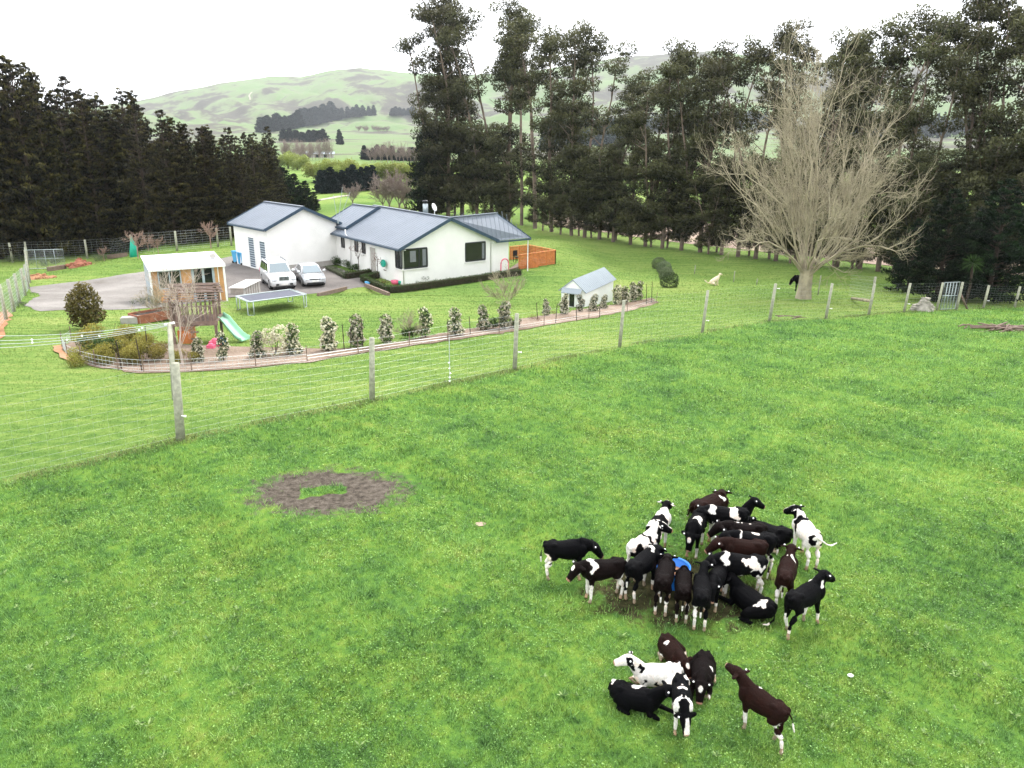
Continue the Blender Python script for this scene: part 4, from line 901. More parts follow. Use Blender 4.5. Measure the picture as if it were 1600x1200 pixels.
# cabbage tree
def cabbage():
    root = tree_root('cabbage_tree'); r = np.random.default_rng(5); d = unit(r.normal(size=(170, 3)) + [0, 0, .35]); P = np.array([0, 0, 2.9]) + d * .42
    V, Fq = leafquads(P, r.uniform(.7, 1.0, 170), .07, d, .95, r); V[:, 2] -= .25 * np.linalg.norm(V - [0, 0, 2.9], axis=1) ** 2
    npmesh('crown', V, Fq, MAT['leaf_hedge'], root, np.repeat(r.random(170) * .9, 4)); MB().tube([(0, 0, -.1), (.1, 0, 1.4), (0, 0, 2.9)], [.11, .09, .08], 8).build('trunk', MAT['bark_dark'], root, True); return root
g = G(1512, 477); g = Vector((g.x, g.y + .3, 0)); place(cabbage(), at_=g, s=.62 * HG(1512, 395, g) / 2.2, label='spiky cabbage tree tuft in front of the large dark conifer', cat='cabbage tree')
# big bare tree
bt = bare('bare_tree', 3, 16.5, 'bark_pale', levels=5, trunkr=.55, trunkh=1.9, stems=24, open_=1.15, twig=.0062, l0=.37, ratio=.62, side=(1, 3), thin=.42, trop=.085, nb=(3, 4), kink=1.7)
g = G(1255, 467); bt_o = place(bt, at_=g, rz=1., s=.82, sz=1.14, label='big leafless many stemmed tree standing on the lawn at right', cat='tree')
# --- birch behind the nearest post, fruit trees by the pines, twiggy shrub
bw = bare('birch_tree', 8, 4.2, 'bark_birch', levels=4, trunkr=.05, trunkh=.9, stems=5, open_=.45, twig=.0035, l0=.34, thin=.8)
g = G(286, 574); place(bw, at_=g, s=.95, label='young leafless birch with white stems in the bed beside the leaning pole', cat='tree')
sm_ = bare('young_tree', 9, 3.0, 'twig_pink', levels=4, trunkr=.05, trunkh=1.2, stems=6, open_=.9, twig=.008, l0=.25)
for (px, py, s), lb in zip(((216, 404, 1.05), (330, 388, 1.1), (163, 408, .6), (248, 398, .7), (232, 392, .7)), ('small leafless pinkish tree on the lawn right of the green wrapped shape', 'small leafless tree on the lawn just left of the garage', 'tiny leafless shrub above the brick coloured heap', 'low twiggy shrub between the two small leafless trees', 'low twiggy shrub close under the pine wood')):
    place(sm_, px, py, s=s, label=lb, cat='tree')
wt = bare('bare_shrub', 12, 3.0, 'bark_pale', levels=4, trunkr=.05, trunkh=.2, stems=9, open_=1.0, twig=.007, l0=.38)
place(wt, 792, 476, s=.95, label='pale leafless many twigged shrub on the lawn below the hedge', cat='shrub')
place(wt, 248, 500, s=.8, label='pink twigged leafless shrub left of the play tower', cat='shrub')
place(wt, 440, 440 + 13, s=.001 + .5, label='small leafless shrub near the bed', cat='shrub').location = G(640, 528)
# --- camellias along the bed
def camellia(seed, hh=1.5, w_=.34, fl=230):
    r = random.Random(seed); cl = []; z = .28
    while z < hh - .12: cl.append(((r.uniform(-.10, .10), r.uniform(-.10, .10), z), (w_ * (1 - .4 * z / hh) * r.uniform(.7, 1.3), w_ * (1 - .4 * z / hh) * r.uniform(.7, 1.3), .22))); z += .19
    return bush('camellia_shrub', seed, cl, 'leaf_cam', .075, 1500, .55, flowers=fl, stem=[((0, 0, -.05), (0, 0, hh * .8), .025, .012)], fsize=.10)
cv = [camellia(80 + i, 1.5, .30 + .03 * (i % 3), (250, 320, 190, 140)[i]) for i in range(4)]
cam_px = [(312, 566, 525), (350, 564, 516), (403, 559, 515), (458, 554, 505), (515, 548, 494), (557, 541, 490), (603, 535, 490), (665, 527, 478), (711, 524, 480), (755, 516, 476), (788, 514, 470), (853, 493, 466), (882, 491, 457), (907, 487, 459), (927, 486, 458), (943, 482, 459), (963, 476, 444), (976, 475, 446), (988, 471, 440), (998, 469, 438)]
for i, (px, py, ty) in enumerate(cam_px):
    g = G(px, py); hh = HG(px, ty, g) * 1.03
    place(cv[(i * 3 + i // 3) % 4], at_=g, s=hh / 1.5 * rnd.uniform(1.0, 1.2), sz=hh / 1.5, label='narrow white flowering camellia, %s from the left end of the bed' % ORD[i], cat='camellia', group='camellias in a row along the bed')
wbx = bush('flowering_shrub', 91, [((0, 0, .5), (.5, .35, .45)), ((.25, 0, .95), (.3, .3, .3)), ((-.25, .1, .8), (.3, .3, .3))], 'leaf_grey', .05, 120, .5, flowers=420, fsize=.09, stem=[((0, 0, 0), (.2, 0, 1.1), .02, .01), ((0, 0, 0), (-.3, 0, 1.), .02, .01), ((0, 0, 0), (0, .2, 1.2), .02, .01)])
place(wbx, 431, 556, s=.95, label='loose shrub smothered in white blossom between two camellias', cat='shrub')
# bushes in the bed and garden
def blob(seed, R, Hh, n, jit=.5):
    r = random.Random(seed); return [((r.uniform(-R, R) * jit, r.uniform(-R, R) * jit, r.uniform(.3, .75) * Hh), (R * r.uniform(.35, .6), R * r.uniform(.35, .6), Hh * r.uniform(.25, .38))) for _ in range(n)]
gb1 = bush('round_shrub', 105, blob(3, .7, .8, 6), 'leaf_hedge', .07, 900, .6)
yb = bush('yellow_shrub', 101, blob(1, 1.0, 1.0, 9, .9), 'leaf_yellow', .075, 1300, .5, surf=.2, stem=[((0, 0, 0), (.3, .1, 1.), .015, .006), ((0, 0, 0), (-.28, .1, .9), .015, .006)])
for (px, py, s), lb in zip(((138, 566, .75), (160, 560, 1.0), (190, 566, 1.0), (205, 548, 1.0), (226, 566, .9), (290, 566, .62), (172, 545, .9)), ('small yellow green bush at the rounded left end of the bed', 'full dark green bush second from the left end of the bed', 'low yellow green bush in the middle of the left bushes', 'yellow green bush at the back of the left bushes', 'rightmost yellow green bush left of the birch', 'red and yellow leafed bush right of the nearest fence post', 'olive yellow bush below the big dark leafed shrub')):
    place(yb if 'yellow' in lb and px not in (160, 226) else (gb1 if px in (160, 172) else yb), px, py, s=s * (1.1 if px in (160, 172) else .82), label=lb, cat='shrub')
ob = bush('broadleaf_shrub', 103, [((.05, 0, 1.3), (.8, .75, .75)), ((-.28, 0, 1.0), (.55, .6, .5)), ((.35, .1, .7), (.6, .6, .45)), ((-.1, 0, .5), (.7, .6, .4)), ((.15, 0, 1.9), (.45, .4, .4)), ((-.5, .1, 1.5), (.35, .3, .3))], 'leaf_olive', .17, 560, .5, surf=.35, stem=[((0, 0, -.1), (0, 0, 1.5), .07, .04), ((0, 0, .5), (.4, 0, 1.5), .04, .02)])
place(ob, 136, 514, s=.95, label='rounded dark glossy shrub with tan leaf tips standing on the lawn at left', cat='shrub')
gy1 = bush('low_shrub', 106, blob(4, .6, .55, 6, .9), 'leaf_grey', .07, 700, .5)
rd1 = bush('red_shrub', 107, blob(5, .5, .6, 5, .9), 'leaf_red', .06, 700, .5)
for t, px, py, s, lb in ((gb1, 527, 415, 1.1, 'round dark green shrub against the house wall nearest the garage'), (gb1, 544, 420, 1.0, 'round dark green shrub between the house wall and small hedge'), (gb1, 556, 424, .9, 'round dark green shrub touching the end of the small hedge'),
                         (gb1, 641, 529, .7, 'low dark green shrub in the bed beside the eighth camellia'), (gb1, 773, 515, .8, 'dark green bush between the tenth and eleventh camellias'), (gb1, 803, 512, .6, 'dark green bush right of the eleventh camellia'),
                         (rd1, 836, 502, .6, 'small red brown plant in the bed left of the playhouse'), (rd1, 866, 492, .4, 'tiny red brown plant beside the camellia nearest the playhouse door'), (rd1, 598, 447, .9, 'red brown leafed plant inside the box hedge corner'),
                         (gy1, 228, 478, 1.0, 'low grey green plant at the gravel edge left of the cabin'), (gy1, 95, 412, 1.2, 'tall green garden plants behind the open farm gate'), (gy1, 150, 408, 1.3, 'green garden plants right of the brick coloured heap'), (gy1, 60, 416, 1.2, 'green garden plants at the far left fence corner'),
                         (gy1, 24, 480, .7, 'grassy tuft at the foot of the left boundary fence'), (gy1, 30, 410, 1.5, 'rank green growth left of the far gate')):
    place(t, px, py, s=s, label=lb, cat='plant')
for i in range(9):
    q = lerp(G(646, 447), G(786, 424), i / 8.2) + Vector((-.1, .75, 0)); place((gy1, gb1, rd1)[i % 3 if i % 3 != 2 or i == 5 else 0], at_=q, s=rnd.uniform(.5, .75), label='low garden plant behind the long hedge, %s from the left' % ORD[i], cat='plant', group='low plants between hedge and house wall')
for i in range(5):
    q = lerp(G(512, 419), G(548, 429), i / 4.); place(gy1, at_=q, s=rnd.uniform(.45, .6), label='low golden plant edging the yard, %s from the garage end' % ORD[i], cat='plant', group='low plants between yard and house wall')
rt = bush('ornamental_tree', 110, [((.1, 0, 1.6), (.5, .45, .35)), ((-.35, 0, 1.9), (.3, .3, .25)), ((.3, .1, 2.1), (.3, .3, .25))], 'leaf_red', .1, 130, .5, stem=[((0, 0, 0), (0, 0, 1.3), .03, .025), ((0, 0, 1.0), (-.28, 0, 2.0), .02, .01), ((0, 0, 1.1), (.4, 0, 2.2), .02, .01)])
place(rt, 561, 427, s=1.1, label='thin red brown leafed tree against the long left house wall', cat='tree'); place(rt, 591, 442, s=1.0, label='thin sparse tree beside the birdbath at the hedge corner', cat='tree')
# hedges
def hedge(path, wd, hh, label, mat='leaf_hedge', name='box_hedge', leaf=.06, dens=620, rough=.03):
    root = empty(name, Vector((path[0].x, path[0].y, zf(path[0].x, path[0].y))), 0, label, 'hedge'); o = root.location; P = []; T = []; core = MB()
    for a, b in zip(path, path[1:]):
        a2 = Vector((a.x, a.y, 0)); b2 = Vector((b.x, b.y, 0)); d = b2 - a2; L_ = d.length; d.normalize(); n = Vector((-d.y, d.x, 0)); L_ += wd * .5
        for (na, area, fn) in ((0, L_ * hh, lambda u, v: (u * L_ - wd * .25, -wd / 2, v * hh)), (1, L_ * hh, lambda u, v: (u * L_ - wd * .25, wd / 2, v * hh)), (2, L_ * wd, lambda u, v: (u * L_ - wd * .25, (v - .5) * wd, hh)), (3, wd * hh, lambda u, v: (-wd * .25, (u - .5) * wd, v * hh)), (4, wd * hh, lambda u, v: (L_ - wd * .25, (u - .5) * wd, v * hh))):
            for _ in range(int(area * dens)):
                u, v = rnd.random(), rnd.random(); q = fn(u, v); p = a2 + d * q[0] + n * q[1]; wob_ = 1 + rough * math.sin(q[0] * 5)
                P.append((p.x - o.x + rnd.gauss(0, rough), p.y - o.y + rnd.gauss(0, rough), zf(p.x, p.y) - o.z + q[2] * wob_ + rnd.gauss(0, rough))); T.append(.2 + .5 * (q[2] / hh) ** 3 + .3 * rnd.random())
        a3 = a2 - o; b3 = b2 - o; core.bar(Vector((a3.x, a3.y, zf(a2.x, a2.y) - o.z + hh / 2 - .04)), Vector((b3.x, b3.y, zf(b2.x, b2.y) - o.z + hh / 2 - .04)), wd * .8, hh * .88)
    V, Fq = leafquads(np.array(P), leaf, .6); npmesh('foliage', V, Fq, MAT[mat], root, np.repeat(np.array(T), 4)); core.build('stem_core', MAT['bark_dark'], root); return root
hedge([G(568, 440), G(608, 458), G(812, 430)], .45, .5, 'long low clipped box hedge wrapping the front corner of the house')
hedge([G(568, 440), G(590, 434)], .4, .5, 'short end of the box hedge running back to the house wall'); hedge([G(541, 436), G(579, 430)], .5, .5, 'short clipped hedge beside the yard and house door')
hedge([G(512, 421), G(541, 436)], .3, .3, 'low golden hedge edging the yard towards the garage', 'leaf_grey')
for i, (px, py, s) in enumerate(((1029, 420, 1.0), (1037, 427, 1.0), (1041, 437, .95), (1045, 449, 1.05))):
    t = bush('clipped_bush', 120 + i, [((0, 0, .55), (.75, .75, .6)), ((.1, 0, .75), (.6, .6, .45)), ((0, 0, .3), (.7, .7, .35))], 'leaf_grey' if i < 3 else 'leaf_cam', .075, 1000, .6, surf=.7)
    place(t, px, py, s=s, label=('farthest grey green clipped bush of the lawn group', 'second clipped bush from the back of the lawn group', 'third clipped bush from the back of the lawn group', 'nearest and darkest clipped bush of the lawn group')[i], cat='bush', group='clipped bushes on the far lawn')
# --- far country
fc = [pine(140 + i, 10, 3.0, name='distant_conifer', mat='leaf_far', dens=.7, leaf=.9) for i in range(2)]
wl_ = [bush('willow_tree', 150 + i, blob(20 + i, 4.5, 8, 10, .8), 'leaf_willow', .55, 26, .6, surf=.3, stem=[((0, 0, -.5), (0, 0, 3), .4, .3)]) for i in range(2)]
pb = bare('bare_poplar', 16, 14, 'twig_far', levels=3, trunkr=.22, trunkh=2., stems=9, open_=.16, twig=.05, l0=.5)
bt2 = bare('distant_bare_tree', 17, 12, 'twig_far', levels=4, trunkr=.25, trunkh=1., stems=11, open_=.8, twig=.035, l0=.36)
def row(t, pts, n, hpx, lb, cat, grp, jit=2, sx=1.):
    ds = [math.dist(a[:2], b[:2]) for a, b in zip(pts, pts[1:])]; tot = sum(ds)
    for i in range(n):
        q = (i + .5) / n * tot; k = 0
        while q > ds[k] and k < len(ds) - 1: q -= ds[k]; k += 1
        a, b = pts[k], pts[k + 1]; u = q / ds[k]; px = a[0] + (b[0] - a[0]) * u + rnd.uniform(-jit, jit); py = a[1] + (b[1] - a[1]) * u + rnd.uniform(-.6, .6)
        g = G(px, py); h0 = 10 if t in fc else (14 if t is pb else (12 if t is bt2 else 8.)); hh = HG(px, py - hpx * rnd.uniform(.8, 1.15), g); tt = fc[i % 2] if t is fc[0] else (wl_[i % 2] if t is wl_[0] else t)
        place(tt, at_=g, s=hh / h0 * sx, sz=hh / h0, label=lb % ORD[i] if '%s' in lb else lb, cat=cat, group=grp)
row(fc[0], [(405, 208), (440, 204), (480, 197), (524, 187)], 22, 26, 'dark distant conifer, %s from the left in the upper hillside belt', 'tree', 'conifers of the upper hillside belt', sx=1.5)
row(fc[0], [(526, 187), (545, 184), (585, 180)], 9, 19, 'dark distant conifer, %s from the left beyond the upper belt end', 'tree', 'scattered conifers right of the hillside belt', 3, 1.3)
row(fc[0], [(440, 221), (470, 222), (506, 222)], 14, 18, 'dark distant conifer, %s from the left in the lower hillside grove', 'tree', 'conifers of the lower hillside grove', sx=1.6)
row(fc[0], [(609, 181), (648, 180)], 9, 14, 'dark distant conifer, %s from the left in the small clump high right', 'tree', 'conifers of the small high clump', sx=1.6)
row(fc[0], [(500, 303), (540, 300), (588, 296)], 11, 36, 'dark conifer, %s from the left in the row behind the house roofs', 'tree', 'dark conifers in the near valley row', 2, 1.2)
row(fc[0], [(566, 250), (600, 250), (640, 252), (672, 250)], 14, 22, 'dark conifer, %s from the left in the valley row above the willows', 'tree', 'dark conifers beyond the willows', 3, 1.3)
row(fc[0], [(528, 226), (533, 226)], 2, 22, 'lone dark pointed conifer in the valley, %s from the left', 'tree', 'pointed conifers in mid valley')
row(wl_[0], [(445, 262), (468, 266)], 3, 26, 'yellow green willow beside the end of the pine wood, %s from the left', 'willow', 'willows beside the pine wood', 3, 1.1)
row(wl_[0], [(495, 284), (530, 288), (560, 286)], 8, 36, 'yellow green willow, %s from the left in the near willow line', 'willow', 'willows of the near line', 4, 1.2)
row(wl_[0], [(565, 284), (610, 284), (665, 288)], 9, 30, 'yellow green willow behind the leafless trees, %s from the left', 'willow', 'willows behind the leafless trees', 4, 1.2)
row(pb, [(440, 250), (475, 252), (520, 248)], 20, 26, 'leafless poplar, %s from the left in the valley poplar line', 'poplar', 'leafless poplars in the valley', 2)
row(pb, [(575, 254), (610, 254), (660, 254)], 16, 26, 'leafless pale poplar, %s from the left above the willows', 'poplar', 'leafless poplars above the willows', 2)
row(bt2, [(548, 318), (552, 318)], 1, 52, 'slim leafless tree behind the rear wing roof', 'tree', None)
row(bt2, [(592, 322), (640, 326)], 4, 66, 'spreading leafless tree behind the main roof, %s from the left', 'tree', 'leafless trees behind the main roof', 3, 1.)
row(bt2, [(560, 205), (610, 206)], 8, 12, 'small brown leafless tree, %s from the left on the far hillside', 'tree', 'brown leafless trees on the hillside', 3, 1.2)
# far woods that read as one mass
def wood(path, n, hpx, wpx, name='distant_wood'):
    P = []; T = []; S = []
    for i in range(n):
        u = rnd.random() * (len(path) - 1); k = int(u); u -= k; px = path[k][0] * (1 - u) + path[k + 1][0] * u; py = path[k][1] * (1 - u) + path[k + 1][1] * u + rnd.uniform(-wpx, wpx)
        g = G(px, py); hh = 24 * rnd.uniform(.7, 1.1); m_ = 60; z = rng.random(m_); a = rng.random(m_) * 6.28; rr_ = 6.5 * (1 - z) ** .6 * rng.random(m_) ** .4
        P.append(np.stack([g.x + np.cos(a) * rr_, g.y + np.sin(a) * rr_, zf(g.x, g.y) + z * hh], 1)); T.append(np.clip(z * .7 + .3 * rng.random(m_), 0, 1)); S.append(np.full(m_, 3.6))
    P = np.concatenate(P); V, Fq = leafquads(P, np.concatenate(S), .7); tag(npmesh(name, V, Fq, MAT['leaf_far'], None, np.repeat(np.concatenate(T), 4)), kind='stuff')
wood([(850, 228), (930, 222), (1010, 215)], 240, 14, 10); wood([(1000, 204), (1120, 196), (1240, 195)], 280, 12, 7); wood([(1290, 222), (1400, 212), (1520, 206)], 240, 12, 8); wood([(660, 222), (700, 214)], 30, 10, 3)
# farm building, far fence, tracks
fb = G(498, 246); ft = empty('farm_building', fb, .2, 'long low pale roofed farm building far down the valley', 'farm building'); 
ft.scale = (.6, .6, .6); MB().box((0, 0, 1.6), (26, 8, 3.2)).build('wall', MAT['concrete'], ft); MB().add([(-14, -5, 3.1), (14, -5, 3.1), (14, 5, 3.1), (-14, 5, 3.1), (-14, 0, 5), (14, 0, 5)], [(0, 1, 5, 4), (2, 3, 4, 5), (0, 4, 3), (1, 2, 5), (3, 2, 1, 0)]).build('roof', MAT['roof_pale'], ft)
for x in (-8, -1, 6): MB().box((x, -4.02, 1.3), (3, .1, 2.4)).build('door', MAT['frame_dark'], ft)
def ribbon(name, pts, wd, mat, dz=.06):
    P = [G(*q) for q in pts]; 
    L1 = []; R1 = []
    for i, p in enumerate(P):
        d = (P[min(i + 1, len(P) - 1)] - P[max(i - 1, 0)]); d = Vector((-d.y, d.x)).normalized() * wd / 2; L1.append((p.x + d.x, p.y + d.y)); R1.append((p.x - d.x, p.y - d.y))
    sheet(name, L1 + R1[::-1], dz, MAT[mat], step=4)
ribbon('valley_track', [(492, 314), (510, 311), (530, 307), (552, 305)], 1.6, 'path')
ribbon('hill_track', [(388, 160), (391, 155), (389, 150), (394, 144)], 4.5, 'path', .8); ribbon('hill_track', [(424, 186), (427, 180), (432, 176)], 3.5, 'path', .8)
fr = [G(670, 333), G(690, 334), G(712, 335)]; rt_ = empty('rail_fence', fr[0], 0, 'dark timber rail fence behind the satellite dish', 'fence'); o = fr[0]
for a, b in zip(fr, fr[1:]):
    for h in (.3, .7, 1.1): MB().bar(a - o + Vector((0, 0, h)), b - o + Vector((0, 0, h)), .04, .14).build('rail', MAT['timber'], rt_)
for p in fr: MB().bar(p - o, p - o + Vector((0, 0, 1.25)), .14).build('post', MAT['timber'], rt_)

for t in TMPL:                       # the unplaced originals go
    for c in list(t.children): bpy.data.objects.remove(c)
    bpy.data.objects.remove(t)

# ------------------------------------------------------------------ vehicles
def car(name, label, cat, px_f, px_r, prof, cabin, win, L_, Wd, mat, wheel_r, wx, suv):
    """prof: lower body outline (x,z) front +x; cabin: (x,z) trapezoid of the greenhouse"""
    a, b = G(*px_f), G(*px_r); d = (a - b); yaw = math.atan2(d.y, d.x); z = zf((a.x + b.x) / 2, (a.y + b.y) / 2) + .03
    left = Vector((-math.sin(yaw), math.cos(yaw), 0)); c = a - Vector((math.cos(yaw), math.sin(yaw), 0)) * wx[0] + left * (Wd / 2 - .1)
    root = empty(name, (c.x, c.y, z), yaw, label, cat)
    body = MB(); n = len(prof); hw = lambda zz: Wd / 2 * (1 - .10 * max(0, (.45 - zz)) - .09 * max(0, zz - .85))
    V = [(x, -hw(zz) * (1 - .10 * max(0, abs(x) / (L_ / 2) - .72) / .28), zz) for x, zz in prof] + [(x, hw(zz) * (1 - .10 * max(0, abs(x) / (L_ / 2) - .72) / .28), zz) for x, zz in prof]
    body.add(V, [tuple(range(n)), tuple(range(n, 2 * n))[::-1]] + [(i, i + n, (i + 1) % n + n, (i + 1) % n) for i in range(n)])
    k = Wd / 2 * .90; kt = Wd / 2 * .74; (x0, z0), (x1, z1), (x2, z2), (x3, z3) = cabin       # front base, front top, rear top, rear base
    CV = [(x0, -k, z0), (x1, -kt, z1), (x2, -kt, z2), (x3, -k, z3), (x0, k, z0), (x1, kt, z1), (x2, kt, z2), (x3, k, z3)]
    body.add(CV, [(0, 1, 2, 3), (7, 6, 5, 4), (0, 4, 5, 1), (1, 5, 6, 2), (2, 6, 7, 3), (3, 7, 4, 0)])
    bo_ = body.build('body', mat, root); 
    me = bo_.data; bm = bmesh.new(); bm.from_mesh(me); bmesh.ops.bevel(bm, geom=[e for e in bm.edges if e.calc_face_angle(0) > .25], offset=.045, segments=2, affect='EDGES', clamp_overlap=True); bm.to_mesh(me); bm.free()
    me.polygons.foreach_set('use_smooth', [True] * len(me.polygons))
    def face(p, q, r_, s_, u0, u1, v0, v1, off, nm, m_, nrm):
        P = lambda u, v: lerp(lerp(p, q, u), lerp(s_, r_, u), v) + Vector(nrm).normalized() * off
        return MB().slab([P(u0, v0), P(u1, v0), P(u1, v1), P(u0, v1)], .02, nrm).build(nm, m_, root)
    sl = Vector((z1 - z0, 0, -(x1 - x0))); face(CV[0], CV[4], CV[5], CV[1], .07, .93, .08, .92, .012, 'windscreen', MAT['glass_l'], sl)
    face(CV[3], CV[7], CV[6], CV[2], .1, .9, .12, .88, .012, 'rear_window', MAT['glass'], (z2 - z3, 0, x2 - x3) if x2 != x3 else (-1, 0, .1))
    for s_i, (A, B, C_, D_) in ((-1, (CV[0], CV[3], CV[2], CV[1])), (1, (CV[4], CV[7], CV[6], CV[5]))):
        for u0, u1 in win: face(A, B, C_, D_, u0, u1, .10, .88, .012, 'side_window', MAT['glass'], (0, s_i, .3))
    for sx in wx:
        for sy in (-1, 1):
            y0 = sy * (Wd / 2 - .13)
            wh = MB().tube([(sx, y0 - .11, wheel_r), (sx, y0 + .11, wheel_r)], wheel_r, 20).build('wheel', MAT['black'], root, bevel=.02)
            MB().tube([(sx, y0 + sy * .105, wheel_r), (sx, y0 + sy * .125, wheel_r)], wheel_r * .62, 14).build('rim', MAT['rim'], wh)
    for sy in (-1, 1):
        MB().ell((L_ / 2 - .12, sy * (Wd / 2 - .27), prof[0][1]), (.13, .2, .09)).build('headlight', MAT['lamp'], root, True)
        MB().ell((x0 - .25, sy * (Wd / 2 + .08), z0 + .12), (.07, .13, .1)).build('mirror', mat, root, True)
        MB().box((-L_ / 2 + .02, sy * (Wd / 2 - .18), prof[0][1] + .1), (.06, .2, .3)).build('tail_light', MAT['pink'], root)
        MB().bar((wx[1] + .45, sy * (Wd / 2 - .0), .34), (wx[0] - .45, sy * (Wd / 2 - .0), .34), .06, .1).build('side_sill', MAT['black'], root)
    fx = L_ / 2 + .01
    MB().box((fx - .03, 0, .30), (.1, Wd * .72, .14)).build('lower_intake', MAT['black'], root)
    MB().box((fx + .03, 0, .50), (.02, .5, .12)).build('number_plate', MAT['plate'], root)
    if suv:
        gz = prof[0][1] + .10; g_ = MB().box((fx - .07, 0, gz), (.1, .72, .30)).build('grille', MAT['galv'], root, bevel=.02)
        for i in range(7): MB().box((fx - .015, -.27 + i * .09, gz), (.03, .045, .22)).build('grille_slot', MAT['black'], g_)
        for sy in (-1, 1):
            MB().box((fx - .01, sy * .5, .48), (.08, .2, .12)).build('fog_light', MAT['black'], root)
            MB().tube([(x1 - .25, sy * kt * .92, z1 + .03), (x1 - .35, sy * kt * .92, z1 + .09), (x2 + .5, sy * kt * .92, z2 + .09), (x2 + .4, sy * kt * .92, z2 + .03)], .025, 7).build('roof_rail', MAT['trim'], root)
    else: MB().box((fx - .04, 0, .60), (.06, .8, .07)).build('grille', MAT['black'], root)
    return root
def arch(xc, r, zb, n=7): return [(xc + r * math.cos(math.pi * i / (n - 1)), zb + (r) * math.sin(math.pi * i / (n - 1)) * .95) for i in range(n)]
ps = [(2.33, .80), (2.36, .62), (2.38, .34), (1.86, .30)] + arch(1.42, .43, .34) + [(.8, .32), (-.8, .32)] + arch(-1.37, .43, .34) + [(-1.95, .34), (-2.3, .38), (-2.36, .7), (-2.34, 1.12), (.95, 1.14), (1.3, 1.12), (2.1, 1.03), (2.28, .95)]
car('parked_suv', 'large white four wheel drive parked beside the timber box near the garage', 'car', (423, 453), (404, 437), ps, [(1.05, 1.12), (.42, 1.80), (-2.05, 1.80), (-2.3, 1.1)], [(.08, .32), (.35, .62), (.65, .92)], 4.75, 1.88, MAT['paint_white'], .38, (1.42, -1.37), True)
pd = [(2.1, .62), (2.18, .5), (2.2, .26), (1.75, .22)] + arch(1.33, .36, .27) + [(.8, .22), (-.8, .22)] + arch(-1.25, .36, .27) + [(-1.75, .25), (-2.1, .3), (-2.15, .6), (-2.1, .93), (-1.6, .97), (.9, .93), (1.4, .87), (1.95, .72)]
car('parked_sedan', 'silver saloon car parked to the right of the white four wheel drive', 'car', (474, 448), (456, 431), pd, [(1.15, .90), (.30, 1.40), (-.95, 1.40), (-1.75, .94)], [(.1, .45), (.48, .85)], 4.35, 1.72, MAT['paint_silver'], .31, (1.33, -1.25), False)

# ------------------------------------------------------------------ yard and garden things
# timber box on the asphalt edge
a, b, c = G(381, 461), G(407, 457), G(372, 449); d = b - a; yw_ = math.atan2(d.y, d.x)
bx = empty('timber_box', (a.x, a.y, min(a.z, b.z) - .05), yw_, 'pale timber box with a plywood lid between the cabin and the white car', 'box'); W_ = d.length
MB().box((W_ / 2, .45, .45), (W_, .9, .9)).build('side', MAT['concrete'], bx); MB().box((W_ / 2, .45, .93), (W_ + .12, 1.05, .06)).build('lid', MAT['white_wall'], bx)
bt_ = MB()
for i in range(1, 7): bt_.bar((W_ * i / 7, -.01, .05), (W_ * i / 7, -.01, .88), .02, .02)
bt_.build('batten', MAT['timber'], bx, fix=False)
# trampoline
tc_ = [G(366.5, 463, .0), G(388, 473, .0)]
TH = .74; tq = [G(367, 463, TH), G(388, 472, TH), G(480, 460, TH), G(454, 452, TH)]
tr = empty('trampoline', (tq[1].x, tq[1].y, tq[1].z - TH), 0, 'rectangular trampoline with a dark mat and pale frame on the lawn', 'trampoline'); o = tr.location
cc = sum(tq, Vector()) / 4; q = [p - o for p in tq]; ql = [lerp(p - o, cc - o, .09) for p in tq]
f = MB(); rl = []
for i in range(4):
    p, pn, pp = q[i], q[(i + 1) % 4], q[i - 1]; rl += [lerp(p, pp, .05), lerp(p, p + ((pn - p).normalized() + (pp - p).normalized()) * .06, 1), lerp(p, pn, .05)]
f.tube(rl + [rl[0]], .032, 8, False); f.build('frame', MAT['galv'], tr, True)
MB().slab([p + Vector((0, 0, -.01)) for p in ql], .015).build('mat', MAT['mesh_black'], tr)
sp_ = MB()
for i in range(4):
    p0, p1, m0, m1 = q[i], q[(i + 1) % 4], ql[i], ql[(i + 1) % 4]; n = int((p1 - p0).length / .16)
    for k in range(1, n): sp_.tube([lerp(p0, p1, k / n), lerp(m0, m1, k / n)], .012, 4, False)
sp_.build('spring', MAT['galv'], tr, fix=False)['kind'] = 'stuff'
for i in range(4):
    for e, s in ((1, 0), (-1, 0)):
        pass
    p = q[i]; inn = (cc - o - p); inn.z = 0; inn.normalize(); t1 = p + (q[(i + 1) % 4] - p).normalized() * .35; t2 = p + (q[i - 1] - p).normalized() * .35
    def gz_(v): w3 = v + o; return Vector((v.x, v.y, zf(w3.x, w3.y) - o.z))
    l = MB(); g1_ = gz_(t1); g2_ = gz_(t2); l.tube([t1, lerp(t1, g1_, .95), lerp(g1_, g2_, .1), lerp(g1_, g2_, .9), lerp(t2, g2_, .95), t2], .028, 7); l.build('leg', MAT['galv'], tr, True)
